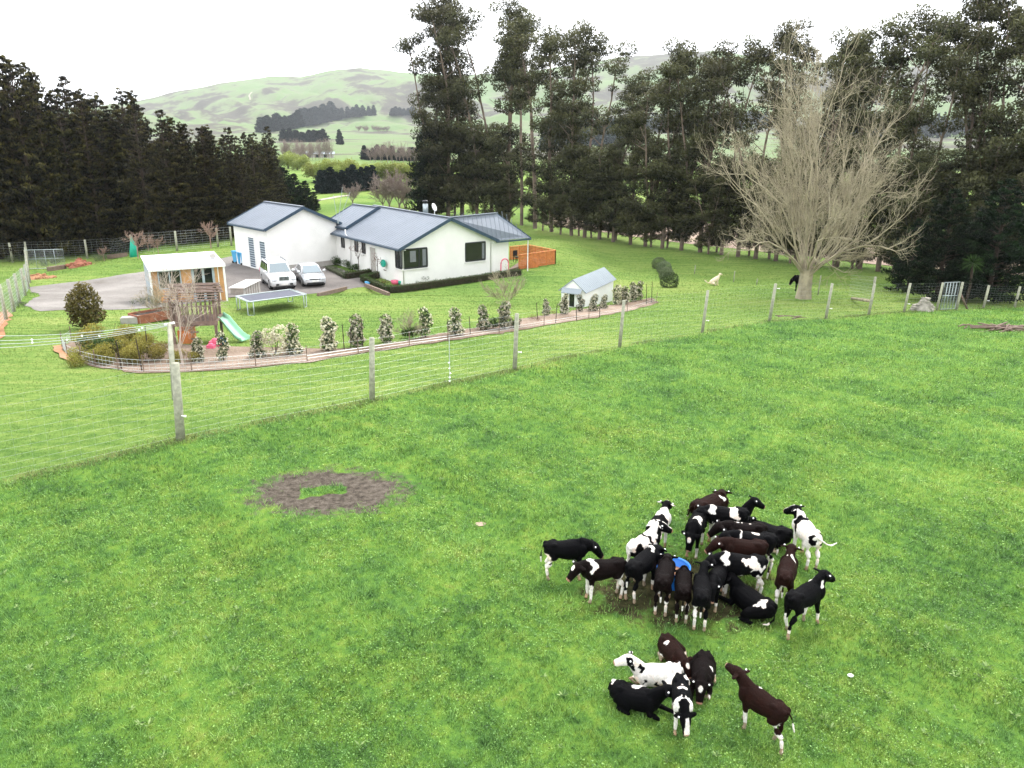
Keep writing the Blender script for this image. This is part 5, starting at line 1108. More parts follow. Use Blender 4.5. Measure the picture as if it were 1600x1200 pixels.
# play tower
pt = G(312, 534); tw = empty('play_tower', (pt.x, pt.y, zf(pt.x, pt.y) - .05), math.radians(12), 'weathered timber play tower with slatted roof and pale green slide', 'play tower')
w2, d2, ph_, rh = .80, .65, 1.02, 1.95
for sx in (-1, 1):
    for sy in (-1, 1): MB().bar((sx * w2, sy * d2, 0), (sx * w2, sy * d2, rh), .1).build('post', MAT['timber'], tw)
dk = MB()
for i in range(11): dk.bar((-w2 - .1, -d2 + i * .13, ph_), (w2 + .1, -d2 + i * .13, ph_), .115, .04)
dk.build('platform', MAT['timber'], tw, fix=False)
MB().bar((-w2 - .1, -d2 - .07, ph_ - .05), (w2 + .1, -d2 - .07, ph_ - .05), .04, .18).build('edge_board', MAT['timber'], tw)
for (p0, p1) in (((-w2, -d2), (w2, -d2)), ((-w2, d2), (w2, d2)), ((-w2, -d2), (-w2, d2)), ((w2, -d2), (w2, 0))):
    b_ = MB(); n = max(2, int(math.dist(p0, p1) / .17))
    for i in range(n + 1):
        u = i / n; x, y = p0[0] + (p1[0] - p0[0]) * u, p0[1] + (p1[1] - p0[1]) * u
        if p0[1] == p1[1] and p0[1] < 0 and .38 < u < .62: continue
        b_.bar((x, y, ph_ + .02), (x, y, ph_ + .62), .07, .03)
    b_.bar((*p0, ph_ + .64), (*p1, ph_ + .64), .09, .04); b_.build('balustrade', MAT['timber'], tw)
for sg in (-1, 1):
    r_ = MB()
    for i in range(7):
        u = i / 6; y = sg * (d2 + .12 - (d2 + .12) * u * .95); z = rh - .02 + .50 * u; r_.bar((-w2 - .2, y, z), (w2 + .2, y, z), .17, .025)
    r_.bar((-w2, sg * (d2 + .1), rh - .08), (-w2, 0, rh + .44), .06); r_.bar((w2, sg * (d2 + .1), rh - .08), (w2, 0, rh + .44), .06); r_.build('slatted_roof', MAT['timber'], tw)
rt2 = tw.matrix_basis if False else None
e1 = Matrix.Rotation(-math.radians(12), 3, 'Z') @ (G(384, 531, .1) - tw.location); s0 = Vector((w2, .3, ph_)); pr = [0, .25, .5, .75, .9, 1.0]; zz = [1, .86, .52, .22, .12, .1]
sp2 = [Vector((s0.x + (e1.x - s0.x) * u, s0.y + (e1.y - s0.y) * u, e1.z + (ph_ - e1.z) * (v - .1) / .9)) for u, v in zip(pr, zz)]
dd = (sp2[-1] - sp2[0]); nn = Vector((-dd.y, dd.x, 0)).normalized(); sv = []; 
for p in sp2: sv += [p + nn * .24 + Vector((0, 0, .14)), p + nn * .21, p - nn * .21, p - nn * .24 + Vector((0, 0, .14))]
sb_ = MB().add(sv, [(i * 4 + k, i * 4 + k + 1, i * 4 + k + 5, i * 4 + k + 4) for i in range(5) for k in range(3)])
so_ = sb_.build('slide', MAT['green_slide'], tw, True, fix=False); sm_o = so_.modifiers.new('t', 'SOLIDIFY'); sm_o.thickness = .03
MB().box((-.45, .0, .35), (.5, 1.0, .6)).build('sand_box', MAT['cedar'], tw)
for i in range(4): MB().bar((-.15, -d2 - .3 + .08 * i, .15 + .25 * i), (.15, -d2 - .3 + .08 * i, .15 + .25 * i), .06).build('rung', MAT['timber'], tw)
for (px, py, m_, s), lb in zip(((337, 541, 'pink', .2), (346, 538, 'blue', .16), (330, 545, 'pink', .14)), ('pink toy on the grass beneath the play tower', 'blue toy on the grass between tower and slide', 'small reddish toy in front of the play tower')):
    g = G(px, py); t_ = MB().box((0, 0, s * .6), (s * 2, s * 1.4, s)).ell((0, 0, s * 1.2), (s * .7, s * .6, s * .5)).build('toy', MAT[m_], None, bevel=0); t_.location = g; tag(t_, lb, 'toy', 'toys under the play tower')
# raised planter and block
a, b = G(217, 506), G(276, 500); d = b - a; pl = empty('raised_planter', a, math.atan2(d.y, d.x), 'long red brown timber planter on the lawn left of the play tower', 'planter'); W_ = d.length
for x0, x1, y in ((0, W_, 0), (0, W_, .9)): MB().bar((x0, y, .18), (x1, y, .18), .05, .42).build('side_board', MAT['brick'], pl)
for x in (0, W_): MB().bar((x, 0, .18), (x, .9, .18), .05, .40).build('end_board', MAT['brick'], pl)
MB().box((W_ / 2, .45, .26), (W_ - .1, .8, .08)).build('soil', MAT['bark_dark'], pl)
bk_ = MB().box((0, 0, .15), (.9, .5, .34)).build('concrete_block', MAT['concrete'], None, bevel=.03); bk_.location = G(206, 505); bk_.rotation_euler = (0, 0, .3); tag(bk_, 'pale concrete block beside the left end of the planter', 'block')
# timber edging of the yard
for pts_, lb in ((((497, 463), (541, 452)), 'dark timber edging between lawn and yard right of the silver car'), (((571, 447), (608, 462)), 'low timber sleeper edge in front of the hedge corner')):
    a, b = G(*pts_[0]), G(*pts_[1]); e = MB().bar(Vector((0, 0, .08)), b - a + Vector((0, 0, .08)), .16, .26).build('timber_edging', MAT['timber'], None); e.location = a; tag(e, lb, 'edging')
# wall things: hose reel, birdbath, arch, pool toys
u, z = lef(603, 411); hr_ = empty('hose_reel', (Ol[0] + s_[0] * u - f_[0] * .15, Ol[1] + s_[1] * u - f_[1] * .15, z), yw + math.pi / 2, 'teal green hose reel fixed on the left house wall', 'hose reel')
MB().tube([(0, -.0, 0), (0, .18, 0)], .30, 18).build('drum', MAT['teal'], hr_, bevel=.03); MB().bar((.3, .1, 0), (.52, .1, .04), .05).build('handle', MAT['black'], hr_)
g = G(605, 437); bbh = empty('birdbath', g, 0, 'pale stone birdbath pedestal by the hedge corner', 'birdbath'); MB().tube([(0, 0, 0), (0, 0, .08), (0, 0, .1), (0, 0, .7)], [.2, .2, .1, .09], 10).build('pedestal', MAT['stone'], bbh, True); MB().tube([(0, 0, .7), (0, 0, .82)], [.12, .3], 14).build('bowl', MAT['stone'], bbh)
u, z = fac(783, 418); ar = empty('garden_arch', (Of[0] + f_[0] * u - 0 + nf[0] * .5, Of[1] + f_[1] * u + nf[1] * .5, ZB), yw, 'small pink hooped frame against the right end of the house wall', 'arch')
MB().tube([(.38 * math.cos(t), 0, .9 + .38 * math.sin(t)) for t in np.linspace(0, math.pi, 11)] , .05, 7).tube([(.38, 0, 0), (.38, 0, .9)], .05, 7).tube([(-.38, 0, 0), (-.38, 0, .9)], .05, 7).build('hoop', MAT['pink'], ar, True)
for (px, py, m_), lb in zip(((616, 446, 'pink'), (626, 446, 'teal'), (577, 446, 'blue_light')), ('pink tub on the garden bed at the hedge corner', 'teal tub on the garden bed at the hedge corner', 'small pale blue pot outside the hedge corner')):
    g = G(px, py); g += Vector((0, .5 if px > 600 else 0, 0)); t_ = MB().tube([(0, 0, 0), (0, 0, .3)], [.26, .34], 14).tube([(0, 0, .3), (0, 0, .26)], [.34, .3], 14, False).build('garden_tub', MAT[m_], None, True); t_.location = g; tag(t_, lb, 'tub')
# green wrapped shape by the pines, brick heap, beds, stone pile, logs
g = G(210, 401); wp = empty('covered_post', g, 0, 'narrow green cloth wrapped shape at the foot of the pines', 'cover'); MB().tube([(0, 0, 0), (.03, 0, .9), (-.02, 0, 1.5), (0, 0, 1.75)], [.42, .3, .14, .05], 9).build('cloth', MAT['teal'], wp, True); MB().tube([(0, 0, 0), (0, 0, 1.9)], .05, 7).build('post', MAT['post'], wp)
def heap(px, py, label, mat, R, Hh, n, sz_, nm='rubble_heap', cat='heap', flat=1.):
    g = G(px, py); m_ = MB()
    for _ in range(n):
        a, r_ = rnd.random() * 6.28, R * rnd.random() ** .6; z = Hh * (1 - r_ / R) * rnd.random(); s = sz_ * rnd.uniform(.5, 1.2)
        m_.box((r_ * math.cos(a), r_ * math.sin(a) * .6, z + s * .2), (s, s * .7, s * .5 * flat), M=Matrix.Rotation(rnd.random() * 6, 3, 'Z') @ Matrix.Rotation(rnd.uniform(-.28, .4), 3, 'X'))
    m_.tube([(0, 0, 0), (0, 0, Hh * .8)], [R * .8, R * .2], 10); o = m_.build(nm, MAT[mat], None, fix=False); o.location = g; tag(o, label, cat); return o
heap(126, 417, 'brick coloured soil heap on the lawn in front of the pines', 'brick', 1.3, .8, 60, .35)
heap(60, 435, 'low heap of brown clods at the far corner of the driveway', 'orange_mulch', 1.3, .4, 60, .3); heap(1441, 486, 'small pile of split stones left of the metal gate', 'stone', .7, .95, 70, .3, flat=.6, nm='stone_pile', cat='stone pile')
for (x0, y0), (x1, y1), lb in (((76, 424), (102, 420), 'low brown timber bed edge behind the open farm gate'), ((170, 404), (197, 401), 'low pale timber bed edge left of the green wrapped shape')):
    a, b = G(x0, y0), G(x1, y1); e = MB().bar(Vector((0, 0, .18)), b - a + Vector((0, 0, .18)), .3, .4).build('garden_bed_edge', MAT['timber'], None); e.location = a; tag(e, lb, 'edging')
def sticks(px, py, label, n, L_, r0, nm='branch_pile', cat='branches'):
    g = G(px, py); m_ = MB()
    for i in range(n):
        a = rnd.gauss(.1, .5); l = L_ * rnd.uniform(.4, 1); c = Vector((rnd.gauss(0, L_ * .18), rnd.gauss(0, L_ * .08), rnd.uniform(.03, .18))); d = Vector((math.cos(a), math.sin(a), rnd.uniform(-.05, .12))) * l / 2
        m_.tube([c - d, c + Vector((0, 0, rnd.uniform(0, .08))), c + d], [r0 * rnd.uniform(.6, 1.3), r0, r0 * .4], 6)
    o = m_.build(nm, MAT['timber'], None, True); o.location = g; return tag(o, label, cat)
sticks(1568, 516, 'pile of fallen pale branches on the paddock at the right edge', 26, 2.6, .045); sticks(1509, 513, 'short lone fallen branch left of the branch pile', 3, .8, .04, 'fallen_branch', 'branch'); sticks(1232, 499, 'thin dead branch lying along the fence foot near the bare tree', 4, 1.6, .03, 'fallen_branch', 'branch')
# stakes along the bed edge and low wire edging
bs = empty('bed_edging_fence', G(97, 548), 0, 'knee high wire edging on stakes curling round the garden bed', 'edging fence'); o = bs.location; pw = [G(*q) for q in ((112, 532), (98, 543), (106, 557), (128, 567), (150, 573), (185, 579), (225, 582), (300, 580), (400, 573), (480, 565), (560, 553), (640, 541), (700, 533), (780, 521), (850, 509), (920, 498), (980, 487), (1026, 472))]
em = MB()
for a, b in zip(pw, pw[1:]):
    n = max(2, int((b - a).length / .18)); hh = .42 if a.x < -8 else .22
    for h in ((0.05, .15, .28, .42) if hh > .3 else (.12, .22)): em.tube([a - o + Vector((0, 0, h)), b - o + Vector((0, 0, h))], .006, 3, False)
    if hh > .3:
        for k in range(n): p = lerp(a, b, k / n) - o; em.tube([p, p + Vector((0, 0, hh))], .005, 3, False)
em.build('wire_mesh', MAT['wire'], bs, fix=False)
for p in pw: MB().tube([p - o + Vector((0, 0, -.05)), p - o + Vector((0, 0, .6))], .018, 5).build('stake', MAT['timber'], bs)
for i, (px, py, h) in enumerate(((538, 547, 1.0), (548, 545, .9), (567, 542, 1.1), (735, 522, .8), (868, 505, 1.0), (901, 501, .8), (937, 496, .7), (1010, 476, 1.3), (1018, 473, 1.3), (840, 500, .9), (700, 531, .9), (190, 577, 1.0), (232, 560, 1.2), (222, 580, 1.1))):
    s = MB().tube([(0, 0, -.05), (rnd.uniform(-.08, .08), 0, h)], [.022, .016], 5).build('garden_stake', MAT['bark_dark'], None); s.location = G(px, py); tag(s, 'slim dark garden stake in the bed, %s listed from a row of similar stakes' % ORD[i] if False else 'slim dark garden stake standing in the camellia bed', 'stake', 'slim dark stakes in the camellia bed')

# trough
g = G(1049, 911); tg = empty('feed_trough', g, .1, 'blue plastic feed tub in the middle of the crowded calves', 'trough')
def tubmesh():
    m_ = MB(); n = 26; rr_ = [(.23, 0), (.27, .32), (.30, .34), (.30, .31), (.26, .30), (.21, .12), (0.001, .11)]
    V = [(r_ * math.cos(6.2832 * k / n), r_ * math.sin(6.2832 * k / n), z) for r_, z in rr_ for k in range(n)]
    return m_.add(V, [(i * n + k, i * n + (k + 1) % n, (i + 1) * n + (k + 1) % n, (i + 1) * n + k) for i in range(len(rr_) - 1) for k in range(n)])
tubmesh().build('tub', MAT['blue'], tg, True, fix=False); MB().tube([(0, 0, .13), (0, 0, .2)], [.215, .23], 20).build('feed', MAT['orange_mulch'], tg)
for (px, py, s), lb in zip(((1328, 1061, .07), (1163, 850, .0), (748, 820, .0)), ('small crumpled white scrap on the grass right of the calves', '', '')):
    if s: 
        t_ = MB().ell((0, 0, .03), (.045, .035, .02), nu=7, nv=5).build('white_scrap', MAT['plastic_white'], None); t_.location = G(px, py); t_.location.z += .03; tag(t_, lb, 'scrap')
sheet('bare_soil_spot', [(p.x, p.y) for p in (G(742, 820), G(748, 823), G(757, 822), G(760, 818), G(752, 816), G(744, 817))], .012, MAT['track'], step=.3)

# ------------------------------------------------------------------ calves
def M_coat():
    m_, n, p, out = newmat('calf_coat'); a = attr(n, 'coat'); c = a.outputs['Color']; v = tco(n)
    c = mixc(n, 1., c, ramp(n, noise(n, v, 22, 4, .7), [(.3, (.72, .72, .72)), (.7, (1.15, 1.15, 1.15))]), 'MULTIPLY')
    n.links.new(c, p.inputs['Base Color']); p.inputs['Roughness'].default_value = .6; p.inputs['Specular IOR Level'].default_value = .05; big_ = noise(n, v, 5, 4, .6); c = mixc(n, ramp(n, big_, [(.5, (0, 0, 0)), (.75, (.5, .5, .5))]), c, mixc(n, 1., c, (1.9, 1.15, .8), 'MULTIPLY')); n.links.new(c, p.inputs['Base Color']); bump(n, p, noise(n, v, 45, 4, .8), .9, .02); return m_
MAT['coat'] = M_coat(); MAT['eye'] = M_plain('dark_eye', (.004, .003, .003), .1); MAT['ear_tag'] = M_plain('white_ear_tag', (.8, .8, .78), .4, 0, .02)
BLK = (.0018, .0018, .0025); BRN = (.014, .0055, .004); DBR = (.0045, .0024, .0022); WHT = (.78, .74, .68); PNK = (.42, .25, .19)
def loft(mb, pts, rad, n=12):
    """pts centres, rad (side, vertical) radii"""
    P = [Vector(p) for p in pts]; V = []
    for i, p in enumerate(P):
        d = (P[min(i + 1, len(P) - 1)] - P[max(i - 1, 0)]).normalized(); ref = Vector((0, 0, 1)) if abs(d.z) < .93 else Vector((1, 0, 0)); u = d.cross(ref).normalized(); v = u.cross(d); ra, rb = rad[i] if hasattr(rad[i], '__len__') else (rad[i], rad[i])
        for k in range(n):
            a = 6.2832 * k / n; V.append(p + u * math.cos(a) * ra + v * math.sin(a) * rb)
    m_ = len(P); base = [(i * n + k, i * n + (k + 1) % n, (i + 1) * n + (k + 1) % n, (i + 1) * n + k) for i in range(m_ - 1) for k in range(n)]
    mb.add(V, base + [tuple(range(n))[::-1], tuple((m_ - 1) * n + k for k in range(n))])
def make_calf(label, hind, front, pose='stand', neck=None, hdir=None, base=BLK, spots=(), dark=(), legw=.2, blaze=None, muz=None, seed=0, scale=1., steps=(0, 0, 0, 0), bend=0., tailtip=True, tagc=True, lie=0, tail=None, name='calf', cat='calf', yaw=None, voxel=.0135, at_=None, group='calves of the herd'):
    r = np.random.default_rng(seed + 500)
    if at_ is None:
        a, b = (Zp(*hind, 0.), Zp(*front, 0.)); yaw_ = math.atan2(b.y - a.y, b.x - a.x) if yaw is None else yaw; c = (a + b) / 2; c = Vector((c.x, c.y, 0)); c.z = zf(c.x, c.y)
    else: c = at_; yaw_ = yaw
    lying = pose == 'lie'; dz = -.375 if lying else 0.
    mb = MB(); K = bend; scale *= .86 if seed < 23 or seed == 30 else .70
    def bp(x, z, y=0.): return Vector((x, y + K * x * x, z + dz))
    xs = [-.42, -.39, -.32, -.22, -.08, .06, .18, .28, .36, .41]
    zs = [.62, .615, .605, .59, .575, .575, .585, .60, .62, .64]
    ry = [.06, .10, .135, .145, .158, .155, .140, .118, .09, .055] ; rz = [.07, .115, .15, .155, .17, .18, .178, .165, .13, .08]
    ry = [v * k_ for v, k_ in zip(ry, (1.2, 1.18, 1.1, 1.0, 1.02, 1.08, 1.08, 1.1, 1.08, 1.06))]; rz = [v * k_ for v, k_ in zip(rz, (1.15, 1.08, 1.0, .93, .98, 1.06, 1.1, 1.05, 1.0, 1.))]
    if lying: ry = [v * 1.16 for v in ry]; rz = [v * .98 for v in rz]
    bpts = [bp(x, z) for x, z in zip(xs, zs)]; loft(mb, bpts, list(zip(ry, rz)), 16)
    mb.ell(bp(.24, .72), (.12, .06, .08))
    for s in (-1, 1): mb.ell(bp(-.24, .69, s * .08), (.08, .045, .055)); mb.ell(bp(-.40, .67, s * .055), (.05, .04, .06)); mb.ell(bp(.30, .60, s * .10), (.09, .06, .13))
    sh0_ = bp(.30, .66); nk = Vector(neck or ((.50, 0, .84) if not lying else (.47, 0, .84))) + Vector((0, 0, dz)); hd = Vector(hdir or (1, 0, -.45)).normalized()
    nk = sh0_ + (nk - sh0_) * .90; sh = bp(.30, .66); mid = lerp(sh, nk, .55) + Vector((0, 0, .015)); loft(mb, [sh - (mid - sh) * .2, sh, mid, nk], [(.112, .165), (.105, .16), (.084, .122), (.076, .095)])
    ref = Vector((0, 0, 1)) if abs(hd.z) < .97 else Vector((1, 0, 0)); hs_ = hd.cross(ref).normalized(); hu = hs_.cross(hd)
    HL_ = .30; hp = lambda a, s=0., u=0.: nk + hd * (a * HL_) + hs_ * s + hu * u
    loft(mb, [hp(-.22, 0, .0), hp(-.08, 0, .012), hp(.15, 0, .012), hp(.38, 0, .004), hp(.62, 0, -.010), hp(.84, 0, -.018), hp(1.0, 0, -.022)], [(.05, .055), (.082, .088), (.094, .098), (.082, .088), (.062, .070), (.062, .062), (.042, .044)], 14)
    for s in (-1, 1):
        e = (hs_ * s + hu * -.12 - hd * .22).normalized(); c0 = hp(-.02, s * .062, .045)
        M3 = Matrix((e, hd, e.cross(hd))).transposed() if True else None
        ev_ = e.cross(hd).normalized(); M3 = Matrix((e, ev_.cross(e), ev_)).transposed(); mb.ell(c0 + e * .062, (.080, .046, .018), M3, 12, 8)
    legs = []
    def leg(pts, rad): legs.append([Vector(p) for p in pts]); loft(mb, pts, rad, 10)
    if not lying:
        for i, s in enumerate((-1, 1)):
            dx = steps[i]; y = s * .085
            leg([bp(.25, .56, y * .8), bp(.245, .43, y), bp(.25 + dx * .45, .27, y), bp(.255 + dx * .7, .24, y), bp(.25 + dx * .95, .09, y), bp(.262 + dx, .045, y), bp(.272 + dx, .004, y)], [(.055, .09), (.047, .06), (.032, .036), (.036, .039), (.025, .026), (.029, .032), (.036, .039)])
        for i, s in enumerate((-1, 1)):
            dx = steps[2 + i]; y = s * .085
            leg([bp(-.29, .58, y * .8), bp(-.255, .44, y * 1.15), bp(-.31 + dx * .25, .34, y * 1.05), bp(-.375 + dx * .55, .265, y), bp(-.372 + dx * .6, .22, y), bp(-.352 + dx * .92, .09, y), bp(-.345 + dx, .045, y), bp(-.333 + dx, .004, y)], [(.08, .12), (.068, .098), (.047, .058), (.034, .041), (.031, .034), (.026, .027), (.029, .032), (.036, .039)])
    else:
        sd = -1 if lie else 1
        for s in (-1, 1):
            f2 = .12 if s == sd else 0.; pts_ = [Vector((.25, s * .09, .20)), Vector((.30, s * .14, .08)), Vector((.47 + f2, s * .13, .055)), Vector((.38 + f2 * 2.2, s * (.13 if f2 else .05), .035)), Vector((.30 + f2 * 3.4, s * (.12 if f2 else .05), .028))]
            leg([p + Vector((0, K * p.x ** 2, 0)) for p in pts_], [(.06, .07), (.045, .05), (.030, .033), (.024, .025), (.027, .028)])
        for s in (-1, 1):
            off = sd * .05; pts_ = [Vector((-.28, s * .10, .20)), Vector((-.10, s * .19 + off, .13)), Vector((-.02, s * .21 + off, .07)), Vector((-.25, s * .22 + off, .045)), Vector((-.10, s * .25 + off, .03)), Vector((-.0, s * .25 + off, .026))]
            leg([p + Vector((0, K * p.x ** 2, 0)) for p in pts_[:3]] , [(.10, .12), (.07, .09), (.04, .045)]); leg([p + Vector((0, K * p.x ** 2, 0)) for p in pts_[3:]], [(.032, .036), (.022, .024), (.028, .028)])
    t0 = bp(-.425, .70); tl = tail or ([(-.02, 0, -.05), (-.055, 0, -.17), (-.055, 0, -.30), (-.05, 0, -.38)] if not lying else [(-.03, .02, -.05), (-.06, .05, -.18), (0, .12, -.27), (.07, .16, -.285)])
    tp_ = [t0 + Vector((.05, 0, 0))] + [t0 + Vector(v) for v in tl]; loft(mb, tp_, [.024, .019, .017, .021, .014], 8)
    tmp = mb.build('tmp', MAT['coat'], None, fix=True); md = tmp.modifiers.new('r', 'REMESH'); md.mode = 'VOXEL'; md.voxel_size = voxel; md.use_smooth_shade = True
    sm = tmp.modifiers.new('s', 'SMOOTH'); sm.factor = .5; sm.iterations = 5
    dg = bpy.context.evaluated_depsgraph_get(); me = bpy.data.meshes.new_from_object(tmp.evaluated_get(dg)); me.name = 'body'; bpy.data.objects.remove(tmp)
    n = len(me.vertices); co = np.empty(n * 3, np.float32); me.vertices.foreach_get('co', co); co = co.reshape(-1, 3)
    C = np.tile(np.array(base, float), (n, 1)); nz_ = .5 * np.sin(co[:, 0] * 19 + seed) * np.sin(co[:, 1] * 23 + seed * 2) + .4 * np.sin(co[:, 2] * 27 + seed * 3 + co[:, 0] * 11) + .25 * np.sin(co[:, 0] * 53 + co[:, 2] * 47 + seed)
    hax = np.array(hd); rel = co - np.array(nk); ha = rel @ hax / HL_; hsd = rel @ np.array(hs_); huu = rel @ np.array(hu); dh = np.linalg.norm(rel - np.clip(ha, -.3, 1.1)[:, None] * HL_ * hax, axis=1); ishead = (ha > -.17) & (dh < .19)
    def paint(mk, col): C[mk] = col
    for col, S_ in ((WHT if base is not WHT else BLK, spots), (BLK if base is not WHT else WHT, dark)):
        for sp3 in S_:
            x, y, z, a, b, d = sp3; wx_ = .028 * np.sin(co[:, 2] * 31 + seed + x * 9) + .02 * np.sin(co[:, 1] * 37 + seed * 2) + .012 * np.sin(co[:, 2] * 71 + seed); wz_ = .026 * np.sin(co[:, 0] * 29 + seed * 1.7) + .014 * np.sin(co[:, 0] * 67 + seed)
            v = ((co[:, 0] + wx_ - x) / a) ** 2 + ((co[:, 1] - K * co[:, 0] ** 2 - y) / b) ** 2 + ((co[:, 2] + wz_ - z - dz) / d) ** 2
            paint((v < 1 + .42 * nz_) & ~ishead, col)
    def segd(p, a, b):
        ab = b - a; t = np.clip(((p - a) @ ab) / (ab @ ab), 0, 1); return np.linalg.norm(p - a - t[:, None] * ab, axis=1)
    for lg in legs:
        lp_ = lg[-3:] if lying else lg[1:]; d = np.min([segd(co, np.array(a), np.array(b)) for a, b in zip(lp_, lp_[1:])], 0)
        lw = legw * (1 + .25 * math.sin(seed + lg[0].y * 30 + lg[0].x * 9)); mk = (d < .062) & ~ishead
        if not lying: mk &= co[:, 2] < lw + .03 * nz_
        elif legw < .02: mk &= False
        paint(mk, WHT); C[mk & (co[:, 2] < .10 + .06 * nz_)] = (.34, .27, .19); d2_ = np.linalg.norm(co - np.array(lg[-1]), axis=1); paint((d2_ < .038) & mk, (.28, .2, .13))
    if tailtip: paint((segd(co, np.array(tp_[3]), np.array(tp_[4])) < .045) & (co[:, 0] < -.25) & ((co[:, 2] < tp_[2].z) | bool(tail)), WHT)
    if blaze == 'star': paint(ishead & (huu > .02) & (((ha - .30) / .17) ** 2 + (hsd / .034) ** 2 < 1 + .3 * nz_), WHT)
    if blaze == 'full': paint(ishead & (huu > -.03) & (ha > .05) & (np.abs(hsd) < .022 + .03 * np.clip(ha, 0, 1) + .008 * nz_), WHT)
    if blaze == 'white': paint(ishead & (ha > .12 + .1 * nz_), WHT); paint(ishead & (ha < .22) & (np.abs(hsd) > .045), BLK)
    if base is not WHT and blaze == 'head': paint(ishead, base)
    if base is WHT and blaze != 'white': paint(ishead & ~((huu > .0) & (np.abs(hsd) < .02) & (ha > .1)), BLK)
    paint(ishead & (ha > .93), PNK if muz is None else muz)
    ca = me.color_attributes.new('coat', 'FLOAT_COLOR', 'POINT'); ca.data.foreach_set('color', np.concatenate([C, np.ones((n, 1))], 1).astype(np.float32).ravel())
    me.polygons.foreach_set('use_smooth', np.ones(len(me.polygons), bool))
    root = empty(name, c, yaw_, label, cat, group); root.scale = (scale * .93, scale, scale)
    body = bpy.data.objects.new('body', me); COL.objects.link(body); body.parent = root
    if not len(me.materials): me.materials.append(MAT['coat'])
    for s in (-1, 1):
        MB().ell(hp(.30, s * .068, .022), .0145, nu=8, nv=6).build('eye', MAT['eye'], root, True)
        if tagc and (s == 1 or seed % 3 == 0):
            e = (hs_ * s + hu * -.12 - hd * .22).normalized(); MB().ell(hp(-.02, s * .062, .045) + e * .060 + hd * .012 + hu * .022, (.017, .017, .017), nu=8, nv=5).build('ear_tag', MAT['ear_tag'], root, True)
    return root
CX = lambda x, y: (840 + x * .2875, 760 + y * .2875)
DX = lambda x, y: (920 + x * .21875, 980 + y * .21875)
WH1 = (.26, 0, .74, .12, .2, .1)
low = dict(neck=(.48, 0, .54), hdir=(.55, 0, -1)); lev = dict(neck=(.51, 0, .70), hdir=(1, 0, -.7)); up = dict(neck=(.45, 0, .83), hdir=(1, 0, -.4)); fwd = dict(neck=(.53, 0, .64), hdir=(.9, 0, -.9))
def turn(d, a, b=0.): v = Vector(d['hdir']); v = Matrix.Rotation(a, 3, 'Z') @ v; nk_ = Matrix.Rotation(b or a * .35, 3, 'Z') @ (Vector(d['neck']) - Vector((.25, 0, 0))) + Vector((.25, 0, 0)); return dict(neck=tuple(nk_), hdir=tuple(v))
make_calf('black calf with white hind legs standing side on at the far left of the herd', CX(60, 495), CX(240, 495), base=BLK, spots=[(-.36, 0, .42, .10, .25, .14)], legw=.30, seed=1, scale=1.10, **fwd)
make_calf('dark calf with a white forehead star lowering its head beside the leftmost black calf', CX(425, 600), CX(268, 625), base=DBR, spots=[(.24, 0, .72, .07, .2, .16), (-.3, 0, .40, .1, .2, .14)], legw=.36, blaze='star', seed=2, scale=1.1, **turn(lev, .25))
make_calf('white calf with black saddle and black head looking away behind the feeding group', CX(612, 400), CX(676, 318), base=WHT, spots=[(-.38, 0, .56, .15, .24, .17), (.02, 0, .66, .13, .25, .22), (.4, 0, .85, .1, .1, .14)], seed=3, scale=1.1, **up)
make_calf('white backed calf with brown head leaning over the left side of the feeding group', CX(515, 500), CX(610, 440), base=WHT, spots=[(.06, .0, .60, .05, .22, .2), (-.3, -.12, .50, .18, .14, .22), (.36, 0, .55, .2, .25, .22)], seed=4, scale=1.1, **turn(up, -.6))
make_calf('black calf with white socks pushing in at the left of the blue tub', CX(502, 628), CX(612, 545), base=BLK, spots=[(.26, -.02, .76, .06, .07, .05), (-.02, 0, .42, .2, .14, .06)], legw=.26, seed=5, scale=1.12, **fwd)
make_calf('slim brown black calf seen from behind just left of the blue tub', CX(664, 708), CX(690, 590), base=DBR, legw=.24, seed=6, scale=1.08, **turn(fwd, .1))
make_calf('brown calf seen from behind with its head over the blue tub', CX(778, 738), CX(780, 640), base=DBR, spots=[(-.3, -.09, .33, .06, .06, .07)], legw=.17, seed=7, scale=1.0, **low)
make_calf('black calf with one white knee nearest the camera beside the blue tub', CX(876, 785), CX(880, 665), base=BLK, spots=[(-.33, .09, .36, .06, .06, .09)], legw=.24, seed=8, scale=1.05, **turn(up, -.3))
make_calf('black calf facing the camera with a drooping pinkish muzzle right of the tub', CX(985, 590), CX(930, 695), base=BLK, legw=.16, blaze=None, seed=9, scale=1.0, **turn(fwd, .3))
make_calf('black and white pied calf standing side on across the middle of the group', CX(1178, 595), CX(1000, 590), base=BLK, spots=[(.30, -.05, .74, .07, .2, .10), (.30, .1, .74, .07, .15, .12), (-.05, .12, .69, .07, .1, .05), (-.18, .1, .64, .10, .14, .13), (-.30, .08, .60, .10, .12, .05), (-.05, 0, .41, .28, .13, .05), (-.30, 0, .33, .14, .25, .16)], legw=.52, seed=10, scale=1.15, **fwd)
make_calf('black calf lying down at the lower right of the feeding group', CX(1240, 735), CX(1080, 640), pose='lie', base=BLK, spots=[(-.25, .1, .70, .08, .10, .05)], legw=.0, seed=11, scale=1.18, **turn(dict(neck=(.46, 0, .80), hdir=(1, 0, -.5)), .3))
make_calf('dark brown calf squeezed side on between the pied calf and the black ones', CX(1195, 500), CX(1010, 500), base=BRN, legw=.2, seed=12, scale=1.12, **lev)
make_calf('black calf with white shoulder stripe and white rear shanks amid the pack', CX(1240, 465), CX(1060, 465), base=BLK, spots=[(.27, 0, .62, .028, .22, .20), (-.08, 0, .76, .14, .04, .03)], legw=.34, seed=13, scale=1.15, **lev)
